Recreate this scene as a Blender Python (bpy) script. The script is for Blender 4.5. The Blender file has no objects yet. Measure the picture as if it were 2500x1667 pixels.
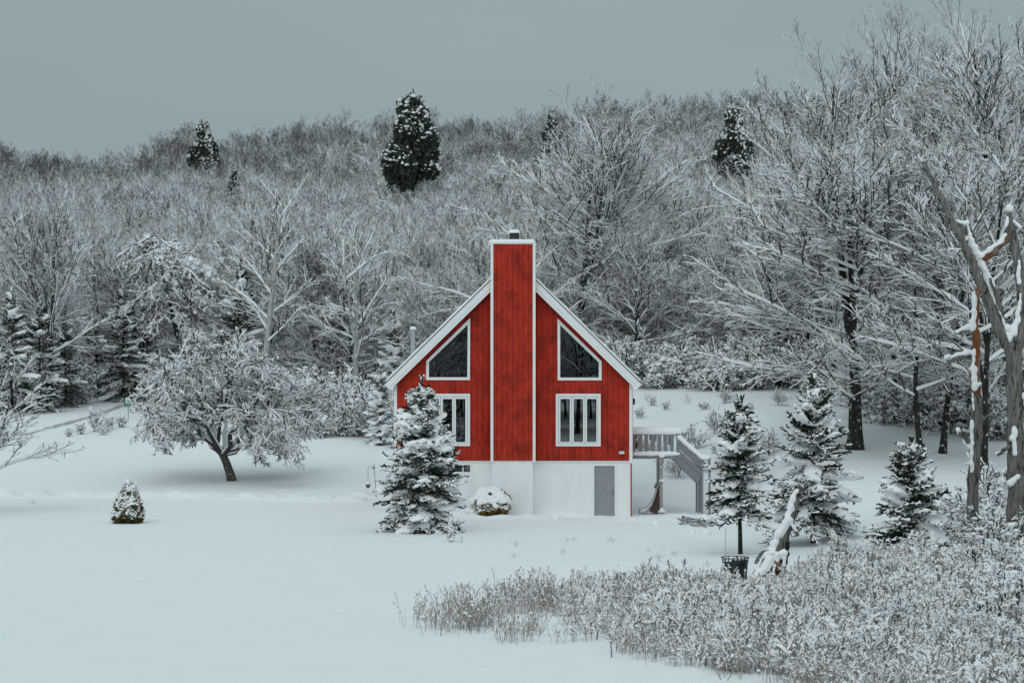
import bpy, bmesh, math, random
import numpy as np
from mathutils import Vector
R = math.radians
sc = bpy.context.scene
col = sc.collection

# ------------------------------------------------------------------ camera
F, CH, HY = 5400.0, 6.0, 900.0            # focal length in photo pixels, camera height, horizon row
cam = bpy.data.cameras.new('camera'); camo = bpy.data.objects.new('camera', cam); col.objects.link(camo)
camo.location = (0, 0, CH); camo.rotation_euler = (R(90), 0, 0)
cam.sensor_fit = 'HORIZONTAL'; cam.sensor_width = 36; cam.lens = F/2500*36
cam.shift_y = (HY-833.5)/2500; cam.clip_start = .5; cam.clip_end = 4000
sc.camera = camo
# ------------------------------------------------------------------ sky and light
w = bpy.data.worlds.new('World'); sc.world = w; w.use_nodes = True
nt = w.node_tree; N = nt.nodes; L = nt.links
for n in list(N): N.remove(n)
out = N.new('ShaderNodeOutputWorld'); bg = N.new('ShaderNodeBackground'); L.new(bg.outputs[0], out.inputs[0])
sky = N.new('ShaderNodeTexSky'); sky.sky_type = 'NISHITA'; sky.sun_disc = False
sky.sun_elevation = R(36); sky.sun_rotation = R(194); sky.air_density = 1; sky.dust_density = 6
tc = N.new('ShaderNodeTexCoord'); sx = N.new('ShaderNodeSeparateXYZ'); L.new(tc.outputs['Generated'], sx.inputs[0])
ab = N.new('ShaderNodeMath'); ab.operation = 'ABSOLUTE'; L.new(sx.outputs[2], ab.inputs[0])
pw = N.new('ShaderNodeMath'); pw.operation = 'POWER'; pw.inputs[1].default_value = 1.8; L.new(ab.outputs[0], pw.inputs[0])
ml = N.new('ShaderNodeMath'); ml.operation = 'MULTIPLY_ADD'; ml.inputs[1].default_value = 1.0; ml.inputs[2].default_value = 1.0; L.new(pw.outputs[0], ml.inputs[0])
nz = N.new('ShaderNodeTexNoise'); nz.inputs['Scale'].default_value = 3.2; nz.inputs['Detail'].default_value = 4
mp = N.new('ShaderNodeMapping'); mp.inputs['Scale'].default_value = (1, 1, 3); L.new(tc.outputs['Generated'], mp.inputs[0]); L.new(mp.outputs[0], nz.inputs['Vector'])
mr = N.new('ShaderNodeMapRange'); mr.inputs[1].default_value = .25; mr.inputs[2].default_value = .75; mr.inputs[3].default_value = .95; mr.inputs[4].default_value = 1.05; L.new(nz.outputs[0], mr.inputs[0])
m2 = N.new('ShaderNodeMath'); m2.operation = 'MULTIPLY'; L.new(ml.outputs[0], m2.inputs[0]); L.new(mr.outputs[0], m2.inputs[1])
cc = N.new('ShaderNodeVectorMath'); cc.operation = 'SCALE'; cc.inputs[0].default_value = (2.90, 3.66, 3.84); L.new(m2.outputs[0], cc.inputs['Scale'])
mx = N.new('ShaderNodeMix'); mx.data_type = 'RGBA'; mx.inputs[0].default_value = .96   # the cloud deck hides nearly all of the blue
L.new(sky.outputs[0], mx.inputs[6]); L.new(cc.outputs[0], mx.inputs[7]); L.new(mx.outputs[2], bg.inputs[0])
bg.inputs[1].default_value = 0.1
sun = bpy.data.lights.new('sun', 'SUN'); suno = bpy.data.objects.new('sun', sun); col.objects.link(suno)
sun.energy = .85; sun.angle = R(70); sun.color = (.95, 1, .985)
suno.rotation_euler = (R(54), 0, R(-14))
sc.view_settings.view_transform = 'Standard'; sc.view_settings.look = 'None'
sc.view_settings.exposure = 0; sc.view_settings.gamma = 1; sc.view_settings.use_curve_mapping = False
cy = sc.cycles
cy.max_bounces = 8; cy.diffuse_bounces = 7; cy.glossy_bounces = 3; cy.transmission_bounces = 4; cy.transparent_max_bounces = 8
cy.use_denoising = True; cy.caustics_reflective = False; cy.caustics_refractive = False

# ------------------------------------------------------------------ materials
def mat(name, c1, c2=None, scale=8, stretch=(1,1,1), rough=.8, bump=0, bscale=None, detail=6, lo=.35, hi=.65, spec=.3, metal=0, c3=None, s3=1.2, lo3=.5, hi3=.62, st3=(1,1,1), coord='Object'):
    m = bpy.data.materials.new(name); m.use_nodes = True
    n = m.node_tree.nodes; l = m.node_tree.links; b = n['Principled BSDF']
    b.inputs['Roughness'].default_value = rough; b.inputs['Specular IOR Level'].default_value = spec; b.inputs['Metallic'].default_value = metal
    b.inputs['Base Color'].default_value = (*c1, 1)
    t = n.new('ShaderNodeTexCoord')
    def noise(s, st, det):
        q = n.new('ShaderNodeMapping'); q.inputs['Scale'].default_value = st; l.new(t.outputs[coord], q.inputs[0])
        z = n.new('ShaderNodeTexNoise'); z.inputs['Scale'].default_value = s; z.inputs['Detail'].default_value = det; z.inputs['Roughness'].default_value = .65
        l.new(q.outputs[0], z.inputs['Vector']); return z
    def ramp(z, a, b_):
        q = n.new('ShaderNodeMapRange'); q.inputs[1].default_value = a; q.inputs[2].default_value = b_; l.new(z.outputs[0], q.inputs[0]); return q
    cur = None
    if c2 is not None:
        z = noise(scale, stretch, detail); q = ramp(z, lo, hi)
        x = n.new('ShaderNodeMix'); x.data_type = 'RGBA'; x.inputs[6].default_value = (*c1, 1); x.inputs[7].default_value = (*c2, 1)
        l.new(q.outputs[0], x.inputs[0]); cur = x
    if c3 is not None:
        z = noise(s3, st3, 5); q = ramp(z, lo3, hi3)
        x = n.new('ShaderNodeMix'); x.data_type = 'RGBA'; x.inputs[6].default_value = (*c1, 1); x.inputs[7].default_value = (*c3, 1)
        if cur: l.new(cur.outputs[2], x.inputs[6])
        l.new(q.outputs[0], x.inputs[0]); cur = x
    if cur: l.new(cur.outputs[2], b.inputs['Base Color'])
    if bump:
        z = noise(bscale or scale, stretch, 8)
        u = n.new('ShaderNodeBump'); u.inputs['Strength'].default_value = bump; u.inputs['Distance'].default_value = .02
        l.new(z.outputs[0], u.inputs['Height']); l.new(u.outputs[0], b.inputs['Normal'])
    return m
SNOW = (.92, .93, .94)
M = {}
M['ground'] = mat('snow_ground', SNOW, (.89, .905, .92), 1.5, rough=.9, bump=.25, bscale=9, spec=.1)
M['snow'] = mat('snow', SNOW, (.89, .905, .92), 6, rough=.9, bump=.3, bscale=25, spec=.1)
M['bark'] = mat('bark', (.017, .017, .016), (.05, .047, .043), 6, (1, 1, .25), .95, .6, 14, c3=(.8, .83, .85), s3=5, lo3=.6, hi3=.66, spec=.1)
M['twig'] = mat('twig_bark', (.05, .046, .046), (.10, .09, .09), 3, rough=.95, spec=.1)
M['twigfar'] = mat('hazed_far_twig_bark', (.08, .077, .084), (.14, .133, .14), .5, rough=.95, spec=.1)  # bark paler than the near twigs, distance haze put into the colour
M['ridgetwig'] = mat('ridge_twig_bark', (.045, .042, .044), (.085, .078, .08), .5, rough=.95, spec=.1)
M['applebark'] = mat('apple_bark', (.05, .045, .04), (.13, .11, .095), 9, (1, 1, .4), .95, .8, 20, c3=(.8, .83, .85), s3=6, lo3=.62, hi3=.68, spec=.1)
M['palebark'] = mat('pale_bark', (.5, .51, .5), (.28, .28, .27), 6, (1, 1, .3), .9, .4, spec=.1)
M['needle'] = mat('needles', (.012, .022, .017), (.035, .05, .035), 6, rough=.8, spec=.15)
M['cedar'] = mat('cedar_leaf', (.035, .052, .045), (.085, .105, .085), 2, rough=.85, spec=.1)
M['olive'] = mat('olive_leaf', (.05, .05, .018), (.17, .12, .035), 14, rough=.8, spec=.15)
M['yellow'] = mat('yellow_leaf', (.07, .055, .015), (.36, .22, .05), 12, rough=.8, spec=.15)
M['deadwood'] = mat('dead_wood', (.09, .083, .08), (.25, .235, .22), 14, (1, 1, .10), .9, 1.0, 22, c3=(.035, .028, .025), s3=5, lo3=.54, hi3=.62, st3=(1.6, 1.6, .3), spec=.15)
M['rawwood'] = mat('raw_wood', (.27, .1, .045), (.12, .05, .028), 7, (1, 1, .15), .85, .8, 16, c3=(.24, .2, .18), s3=3, lo3=.52, hi3=.62, st3=(1, 1, .5), spec=.15)
M['stalk'] = mat('stalk', (.23, .18, .165), (.40, .34, .315), 12, rough=.9, spec=.1)
M['red'] = mat('red_siding', (.50, .037, .016), (.36, .024, .013), 7, (1, 1, .3), .75, .35, 30, c3=(.15, .012, .010), s3=1.5, lo3=.45, hi3=.74, st3=(1.0, 1.0, .8), spec=.2, coord='Object')
M['redback'] = mat('red_groove', (.08, .009, .007), rough=.9, spec=.1)
M['white'] = mat('white_paint', (.84, .85, .86), (.77, .78, .79), 3, rough=.6, spec=.3)
M['found'] = mat('white_foundation', (.87, .875, .88), (.80, .81, .82), 1.6, (1, 1, .6), .85, .35, 40, c3=(.77, .78, .785), s3=1.1, lo3=.52, hi3=.78, st3=(1.4, 1, .5), spec=.2)
M['doorgrey'] = mat('grey_door_paint', (.30, .315, .34), (.27, .285, .31), 2, rough=.5, spec=.35)
M['deckgrey'] = mat('grey_deck_paint', (.235, .245, .26), (.19, .20, .21), 4, (1, 1, 1), .75, .25, 20, spec=.25)
M['deckpost'] = mat('worn_post', (.36, .36, .36), (.25, .24, .23), 5, (1, 1, .2), .85, .4, spec=.2)
M['black'] = mat('black_metal', (.012, .018, .018), (.025, .035, .034), 9, rough=.5, spec=.4)
M['plastic'] = mat('black_plastic', (.012, .016, .016), rough=.45, spec=.5)
M['metal'] = mat('galvanised', (.55, .56, .57), (.45, .46, .47), 4, rough=.45, metal=.6)
M['brass'] = mat('brass', (.6, .42, .16), rough=.3, metal=1)
M['shingle'] = mat('roof_shingle', (.06, .062, .065), (.1, .1, .1), 10, rough=.9)
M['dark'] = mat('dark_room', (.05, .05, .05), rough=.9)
M['curtain'] = mat('curtain', (.33, .34, .33), rough=.9)
M['sofa'] = mat('sofa_cloth', (.5, .12, .06), (.35, .08, .05), 7, rough=.9)
M['green'] = mat('sign_green', (.01, .13, .09), (.008, .1, .07), 8, rough=.5)
M['signwhite'] = mat('sign_white', (.75, .8, .78), rough=.5)
M['signpale'] = mat('sign_pale_green', (.14, .3, .25), rough=.5)
M['orange'] = mat('orange_marker', (.55, .12, .04), rough=.6)
M['darkplank'] = mat('dark_plank', (.05, .03, .028), (.1, .06, .05), 6, (1, 1, .2), .85, .4)
M['pot'] = mat('grey_pot', (.1, .105, .11), rough=.7)
M['concrete'] = mat('concrete', (.3, .3, .3), (.22, .22, .22), 10, rough=.9, bump=.3)
M['earth'] = mat('bare_earth', (.11, .09, .075), (.05, .042, .036), 7, rough=1, bump=.6, c3=(.8, .83, .85), s3=6, lo3=.5, hi3=.58)
M['slush'] = mat('wheel_track', (.33, .29, .27), (.7, .71, .73), 3, (1, 1, 1), .95, .3, lo=.42, hi=.62)
g = bpy.data.materials.new('window_glass'); g.use_nodes = True; gn = g.node_tree.nodes; gl = g.node_tree.links
gb = gn['Principled BSDF']; gn.remove(gb)
gt = gn.new('ShaderNodeBsdfTransparent'); gt.inputs[0].default_value = (.6, .63, .63, 1)
gg = gn.new('ShaderNodeBsdfGlossy'); gg.inputs['Roughness'].default_value = .005
gf = gn.new('ShaderNodeFresnel'); gf.inputs[0].default_value = 2.3
gm = gn.new('ShaderNodeMixShader'); gl.new(gf.outputs[0], gm.inputs[0]); gl.new(gt.outputs[0], gm.inputs[1]); gl.new(gg.outputs[0], gm.inputs[2])
gl.new(gm.outputs[0], gn['Material Output'].inputs[0]); M['glass'] = g

# ------------------------------------------------------------------ mesh helpers
class Acc:
    """collects vertices, quads, triangles with a material index"""
    def __init__(s): s.V = []; s.Q = []; s.QM = []; s.T = []; s.TM = []; s.n = 0
    def add(s, V, Q=None, qm=0, T=None, tm=0):
        V = np.asarray(V, float).reshape(-1, 3)
        if Q is not None and len(Q):
            Q = np.asarray(Q, int); s.Q.append(Q+s.n); s.QM.append(np.broadcast_to(np.asarray(qm), (len(Q),)))
        if T is not None and len(T):
            T = np.asarray(T, int); s.T.append(T+s.n); s.TM.append(np.broadcast_to(np.asarray(tm), (len(T),)))
        s.V.append(V); s.n += len(V)
    def merge(s, o):
        V, Q, QM, T, TM = o.arrays()
        s.add(V, Q, QM, T, TM)
    def arrays(s):
        V = np.concatenate(s.V) if s.V else np.zeros((0, 3))
        Q = np.concatenate(s.Q) if s.Q else np.zeros((0, 4), int); QM = np.concatenate(s.QM) if s.QM else np.zeros(0, int)
        T = np.concatenate(s.T) if s.T else np.zeros((0, 3), int); TM = np.concatenate(s.TM) if s.TM else np.zeros(0, int)
        return V, Q, QM, T, TM
    def mesh(s, name, mats, smooth=False, org=(0, 0, 0)):
        V, Q, QM, T, TM = s.arrays()
        me = bpy.data.meshes.new(name)
        me.vertices.add(len(V)); me.vertices.foreach_set('co', (V-np.asarray(org)).astype(np.float32).ravel())
        me.loops.add(4*len(Q)+3*len(T)); me.loops.foreach_set('vertex_index', np.concatenate([Q.ravel(), T.ravel()]).astype(np.int32))
        me.polygons.add(len(Q)+len(T))
        ls = np.concatenate([np.arange(len(Q))*4, 4*len(Q)+np.arange(len(T))*3]).astype(np.int32)
        me.polygons.foreach_set('loop_start', ls)
        me.polygons.foreach_set('material_index', np.concatenate([QM, TM]).astype(np.int32))
        me.polygons.foreach_set('use_smooth', np.full(len(ls), smooth))
        for m in mats: me.materials.append(M[m])
        me.update(calc_edges=True); me.validate()
        return me
    # simple solids --------------------------------------------------
    def box(s, x0, x1, y0, y1, z0, z1, m=0):
        V = [(x, y, z) for z in (z0, z1) for y in (y0, y1) for x in (x0, x1)]
        s.add(V, [(0, 2, 3, 1), (4, 5, 7, 6), (0, 1, 5, 4), (2, 6, 7, 3), (0, 4, 6, 2), (1, 3, 7, 5)], m)
    def prism(s, pts, y0, y1, m=0):           # polygon in x,z pushed along y (convex)
        k = len(pts); V = [(p[0], y, p[1]) for y in (y0, y1) for p in pts]
        Q = [(i, (i+1) % k, k+(i+1) % k, k+i) for i in range(k)]
        T = [(0, i+1, i) for i in range(1, k-1)]+[(k, k+i, k+i+1) for i in range(1, k-1)]
        s.add(V, Q, m, T, m)
    def ring(s, outer, inner, y0, y1, m=0):   # frame between two like polygons in x,z
        k = len(outer)
        V = [(p[0], y, p[1]) for y in (y0, y1) for P in (outer, inner) for p in P]
        Q = []
        for i in range(k):
            j = (i+1) % k
            Q += [(i, j, k+j, k+i), (2*k+i, 3*k+i, 3*k+j, 2*k+j), (i, 2*k+i, 2*k+j, j), (k+i, k+j, 3*k+j, 3*k+i)]
        s.add(V, Q, m)
    def lathe(s, prof, c, k=20, m=0):
        a = np.arange(k)*2*np.pi/k
        V = [(c[0]+r*math.cos(t), c[1]+r*math.sin(t), c[2]+z) for r, z in prof for t in a]
        Q = [(i*k+j, i*k+(j+1) % k, (i+1)*k+(j+1) % k, (i+1)*k+j) for i in range(len(prof)-1) for j in range(k)]
        s.add(V, Q, m)
def unit(a): return a/(np.linalg.norm(a, axis=-1, keepdims=True)+1e-9)
Z3 = np.array([0, 0, 1.])
PROF = {
 4: (np.array([0, 1, 0, -1.]), np.array([-1, .1, 1, .1]), np.array([0, .55, 0, -.55]), np.array([0, .25, 1, .25]), np.array([0, 1, 1, 0])),
 8: (np.array([-.6, .6, 1, .95, .45, -.45, -.95, -1]), np.array([-.8, -.8, -.1, .35, .85, .85, .35, -.1]),
     np.array([0, 0, 0, .4, .25, -.25, -.4, 0]), np.array([0, 0, 0, .35, 1, 1, .35, 0]), np.array([0, 0, 1, 1, 1, 1, 1, 0])),
 12: (np.cos(np.arange(12)*np.pi/6), np.sin(np.arange(12)*np.pi/6), np.zeros(12), np.zeros(12), np.zeros(12)),
}
def tube(acc, P, Rr, S, prof=4, mats=(0, 1), thr=.004):
    P = np.asarray(P, float); Rr = np.asarray(Rr, float)
    if P.ndim == 2: P = P[None]; Rr = Rr[None]; S = np.asarray(S, float)[None] if np.ndim(S) else S
    B, n, _ = P.shape
    S = np.broadcast_to(S, (B, n))
    T = unit(np.gradient(P, axis=1))
    D = unit(P[:, -1]-P[:, 0])
    ref = np.cross(D, Z3); bad = np.linalg.norm(ref, axis=1) < .15; ref[bad] = (1, 0, 0); ref = unit(ref)
    u = np.cross(T, Z3)*.8+ref[:, None]*.35
    u = unit(u-T*np.sum(u*T, -1, keepdims=True)); v = np.cross(u, T)
    a, b, ka, kb, fl = PROF[prof]; k = len(a)
    V = P[:, :, None]+u[:, :, None]*(a*Rr[..., None]+ka*S[..., None])[..., None]+v[:, :, None]*(b*Rr[..., None]+kb*S[..., None])[..., None]
    base = (np.arange(B)[:, None, None]*n+np.arange(n-1)[None, :, None])*k
    j = np.arange(k)[None, None]; j2 = (j+1) % k
    Q = np.stack([base+j, base+j2, base+k+j2, base+k+j], -1).reshape(-1, 4)
    sm = (.5*(S[:, 1:]+S[:, :-1]) > thr)
    mm = np.where((fl[None, None] > 0) & sm[:, :, None], mats[1], mats[0]).reshape(-1)
    acc.add(V.reshape(-1, 3), Q, mm)
ICO = {}
def ico(sub):
    if sub not in ICO:
        bm = bmesh.new(); bmesh.ops.create_icosphere(bm, subdivisions=sub, radius=1); bm.verts.ensure_lookup_table()
        ICO[sub] = (np.array([v.co for v in bm.verts]), np.array([[v.index for v in f.verts] for f in bm.faces])); bm.free()
    return ICO[sub]
def blobs(acc, C, Rad, flat=.7, sub=1, m=0, rng=None, jit=.12):
    V0, T0 = ico(sub); C = np.asarray(C, float).reshape(-1, 3); Rad = np.asarray(Rad, float); n = len(C)
    if not n: return
    if Rad.ndim == 0: Rad = np.full(n, float(Rad))
    r3 = Rad[:, None]*np.array([1, 1, flat]) if Rad.ndim == 1 else Rad
    V = V0[None]*r3[:, None]
    if rng is not None: V = V*(1+rng.normal(0, jit, (n, len(V0), 1)))
    V = V+C[:, None]
    T = (T0[None]+(np.arange(n)*len(V0))[:, None, None]).reshape(-1, 3)
    acc.add(V.reshape(-1, 3), T=T, tm=m)
def remesh(acc, name, voxel, mats=('snow',), smooth_it=3, org=(0, 0, 0), rough=0):
    """fuses overlapping lumps of snow into one soft body"""
    me = acc.mesh(name+'_src', mats, True, org); o = bpy.data.objects.new(name+'_src', me); col.objects.link(o)
    r = o.modifiers.new('r', 'REMESH'); r.mode = 'VOXEL'; r.voxel_size = voxel; r.use_smooth_shade = True
    s = o.modifiers.new('s', 'SMOOTH'); s.iterations = smooth_it; s.factor = .5
    dg = bpy.context.evaluated_depsgraph_get(); dg.update()
    m2 = bpy.data.meshes.new_from_object(o.evaluated_get(dg)); m2.name = name
    m2.materials.clear()
    for m in mats: m2.materials.append(M[m])
    bpy.data.objects.remove(o); bpy.data.meshes.remove(me)
    return m2
def link(name, me, parent=None, kind=None, label=None):
    o = bpy.data.objects.new(name, me); col.objects.link(o)
    if parent is not None: o.parent = parent
    if name in ('snow_load', 'foliage') and kind is None: kind = 'stuff'
    if kind: o['kind'] = kind
    if label: o['label'] = label
    return o
def tag(o, label, cat, group=None):
    o['label'] = label; o['category'] = cat
    if group: o['group'] = group
    return o
def thing(name, loc, label, cat, group=None, rz=0, s=1):
    o = bpy.data.objects.new(name, None); o.empty_display_size = .2; col.objects.link(o)
    o.location = loc; o.rotation_euler = (0, 0, rz); o.scale = (s, s, s)
    return tag(o, label, cat, group)
def part(name, acc, mats, root, parent=None, smooth=False, label=None):
    """mesh given in world coordinates, stored relative to its thing's base"""
    return link(name, acc.mesh(name, mats, smooth, root.location), parent or root, label=label)
def copies(parts, name, loc, rz, s, label, cat, group=None, sz=None):
    t = thing(name, loc, label, cat, group, rz, s)
    if sz: t.scale = (s, s, s*sz)
    for nm, me in parts: link(nm, me, t)
    return t

# ------------------------------------------------------------------ terrain
def vnoise(x, y, seed=0):
    x = np.asarray(x, float); y = np.asarray(y, float)
    xi = np.floor(x).astype(np.int64); yi = np.floor(y).astype(np.int64); fx = x-xi; fy = y-yi
    fx = fx*fx*(3-2*fx); fy = fy*fy*(3-2*fy)
    def h(a, b):
        k = (a*374761393+b*668265263+seed*1442695041) & 0xffffffff
        k = ((k ^ (k >> 13))*1274126177) & 0xffffffff
        return ((k ^ (k >> 16)) & 0xffff)/65535.
    return (h(xi, yi)*(1-fx)+h(xi+1, yi)*fx)*(1-fy)+(h(xi, yi+1)*(1-fx)+h(xi+1, yi+1)*fx)*fy
def fbm(x, y, s, seed=0, o=4): return sum(vnoise(x/s*2**i, y/s*2**i, seed+i)/2**i for i in range(o))/(2-.5**(o-1))-.5
def ss(a, b, t): t = np.clip((t-a)/(b-a), 0, 1); return t*t*(3-2*t)
def terrain(x, y):
    x = np.asarray(x, float); y = np.asarray(y, float)
    Lp = np.interp(y, [-400, 96, 108, 120, 131, 136, 155, 180, 200], [0, 0.05, .5, 1.15, 1.85, 1.95, 3.0, 4.2, 6.0])
    Mp = np.interp(y, [-400, 96, 104, 120, 136, 150, 180, 200], [0, .05, .8, 3.0, 4.75, 5.0, 5.4, 7.0])
    Rp = np.interp(y, [-400, 68, 80, 100, 130, 150, 180, 200], [0, 0, .75, 2.2, 4.6, 5.2, 6.0, 8.0])
    wm = ss(-4, 7, x-(y-95)*.02); wr = ss(9, 14, x)
    z = Lp*(1-wm)+Mp*wm; z = z*(1-wr)+Rp*wr
    px = x/np.maximum(y, 60)*F+1250
    top = np.interp(px, [-400, 0, 200, 330, 430, 600, 900, 1200, 1700, 2100, 2600], [33, 34, 30.5, 32, 36.5, 36, 39, 40, 40.5, 42, 45])
    hill = np.interp(y, [195, 215, 400, 430, 520, 900], [0, .05, 1, 1.0, .7, .2])
    z = z+hill*(top-6)
    z = z+.16*fbm(x, y, 9, 3)*ss(30, 50, y)+.05*fbm(x, y*1.7, 2.6, 17)*ss(30, 45, y)*ss(150, 120, y)
    z = z+.5*fbm(x, y, 25, 8)*ss(120, 160, y)+3*fbm(x, y, 60, 5)*ss(190, 240, y)
    # trodden track in the snow along the lawn
    yc = 101.5-(x+24)*.10+.6*fbm(x, x*0, 6, 4)
    band = np.exp(-((y-yc)/.55)**2)*ss(-2, -6, x)
    z = z+band*(.04+.9*np.maximum(fbm(x, y, .55, 9, 3), -.2)*(.4+1.2*vnoise(x*.5, y*.1, 31)))-.12*np.exp(-((y-yc+1.3)/.5)**2)*ss(-2, -6, x)
    # shovelled bank in front of the house
    yb = 88.0+.3*fbm(x, x*0, 3, 14)
    b2 = np.exp(-((y-yb)/.55)**2)*ss(-3.5, -1.5, x)*ss(9.5, 6.5, x)
    z = z+b2*(.07+.45*np.maximum(fbm(x, y, .8, 21, 3), -.1))
    b3 = np.exp(-((y-87.2)/.9)**2)*ss(2.5, 4.2, x)*ss(8.5, 5.5, x); z = z+b3*(.14+.1*fbm(x, y, .5, 33))
    z = z-.10*ss(1.5, 3, x)*ss(6.5, 5, x)*np.exp(-((y-89.4)/.6)**2)
    z = z+np.exp(-((y-89.75)/.45)**2)*ss(-5.2, -4.4, x)*ss(3.0, 2.4, x)*(.10+.5*np.maximum(fbm(x, y, 1.1, 51, 3), -.18))
    # rough snow in the weed patch
    z = z+.18*(fbm(x, y, 1.2, 41)+.1)*ss(74, 66, y)*ss(0, 4, x-(y-50)*-.12)*ss(36, 42, y)
    return z
def ground(x, y): return float(terrain(x, y))
def at(px, py, ymin=38):                      # where a pixel's sight line meets the snow
    dx = (px-1250)/F; dz = (HY-py)/F
    ys = np.linspace(ymin, 460, 6000); d = CH+dz*ys-terrain(dx*ys, ys)
    i = np.argmax(d < 0) if (d < 0).any() else len(ys)-1
    y = ys[i]; return dx*y, y, ground(dx*y, y)
def W(px, py, y): return ((px-1250)/F*y, y, CH+(HY-py)/F*y)   # point on a sight line at a known depth

def axis(segs):
    out = [segs[0][0]]
    for a, b, d in segs:
        k = max(1, int(round((b-a)/d))); out += list(np.linspace(a, b, k+1)[1:])
    return np.array(out)
gx = axis([(-420, -90, 15), (-90, -24, 2.2), (-24, 22, .28), (22, 90, 2.2), (90, 420, 15)])
gy = axis([(-420, -20, 20), (-20, 38, 3), (38, 84, .36), (84, 106, .16), (106, 140, .7), (140, 240, 2.2), (240, 900, 12)])
X, Y = np.meshgrid(gx, gy); Zt = terrain(X, Y)
ga = Acc(); nx = len(gx); i, j = np.meshgrid(np.arange(len(gy)-1), np.arange(nx-1), indexing='ij'); b0 = (i*nx+j).ravel()
ga.add(np.stack([X, Y, Zt], -1).reshape(-1, 3), np.stack([b0, b0+1, b0+nx+1, b0+nx], -1))
link('snowy_ground', ga.mesh('snowy_ground', ['ground'], True), kind='structure')
# driveway on the left: bare wheel track showing through the snow
def track(name, pts, wd, m):
    a = Acc(); P = []
    for p, q in zip(pts[:-1], pts[1:]):
        for t in np.linspace(0, 1, 14)[:-1]: P.append([p[k]+(q[k]-p[k])*t for k in (0, 1)])
    P = [at(*p) for p in P]; P = np.array(P)
    d = unit(np.gradient(P[:, :2], axis=0)); nrm = np.stack([-d[:, 1], d[:, 0]], -1)
    rr = np.random.default_rng(5)
    V = []
    for k in range(len(P)):
        h = wd*(.6+.7*rr.random())
        for s in (-1, -.33, .33, 1):
            x, y = P[k, :2]+nrm[k]*s*h; V.append((x, y, ground(x, y)+(.012 if abs(s) < .5 else .004)))
    n = len(P); Q = [(4*k+s, 4*k+s+1, 4*k+s+5, 4*k+s+4) for k in range(n-1) for s in range(3)]
    a.add(V, Q); return link(name, a.mesh(name, [m], True), kind='structure')
track('driveway_wheel_track', [(60, 1062), (150, 1037), (240, 1012), (312, 985)], .35, 'slush')
track('driveway_wheel_track', [(20, 1022), (160, 985), (300, 962)], .2, 'slush')

# ------------------------------------------------------------------ the house
HYF = 90.0                                     # depth of the front wall
def hx(px, y=HYF): return (px-1250)/F*y
def hz(py, y=HYF): return CH+(HY-py)/F*y
house = thing('red_house', (hx(1253), HYF, 0), 'red board-sided chalet with tall red chimney and white foundation', 'house')
xl, xr = hx(962), hx(1544); xc = (xl+xr)/2
zb = hz(1124.5)                                # bottom of the red boards
DEP = 9.5
eave_z = hz(935); slope = (hz(711)-hz(935))/(hx(1198)-hx(969))
def roofline(x): return eave_z+slope*((x-hx(969)) if x < xc else (hx(1537)-x))
apex = roofline(xc)
rng = np.random.default_rng(1)
# foundation with the opening for the door and the small window
fa = Acc(); YF = HYF+.06
dl, dr, dt = hx(1446), hx(1506.5), hz(1131.5)
bl, br, bt, bb = hx(1072), hx(1149.5), hz(1132.5), hz(1154)
fa.box(xl+.03, bl, YF, YF+.25, -1.2, zb); fa.box(bl, br, YF, YF+.25, bt, zb); fa.box(bl, br, YF, YF+.25, -1.2, bb); fa.box(br, dl, YF, YF+.25, -1.2, zb)
fa.box(dl, dr, YF, YF+.25, dt, zb); fa.box(dr, xr-.07, YF, YF+.25, -1.2, zb)
fa.box(xl+.03, xl+.25, YF+.25, HYF+DEP, -1.2, zb); fa.box(xr-.3, xr-.07, YF+.25, HYF+DEP, -1.2, zb)
fa.box(xl+.25, xr-.3, HYF+DEP-.25, HYF+DEP, -1.2, zb)
part('foundation', fa, ['found'], house)
CP = .65                                       # how far the chimney stands out
YC = HYF-CP
cxl, cxr = hx(1198, YC), hx(1307, YC); ctop = hz(591.5, YC); cb = hz(1124, YC)
ca = Acc(); ca.box(cxl+.06, cxr-.1, YC+.05, HYF+.06, -1.2, cb); part('chimney_base', ca, ['found'], house)
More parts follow.
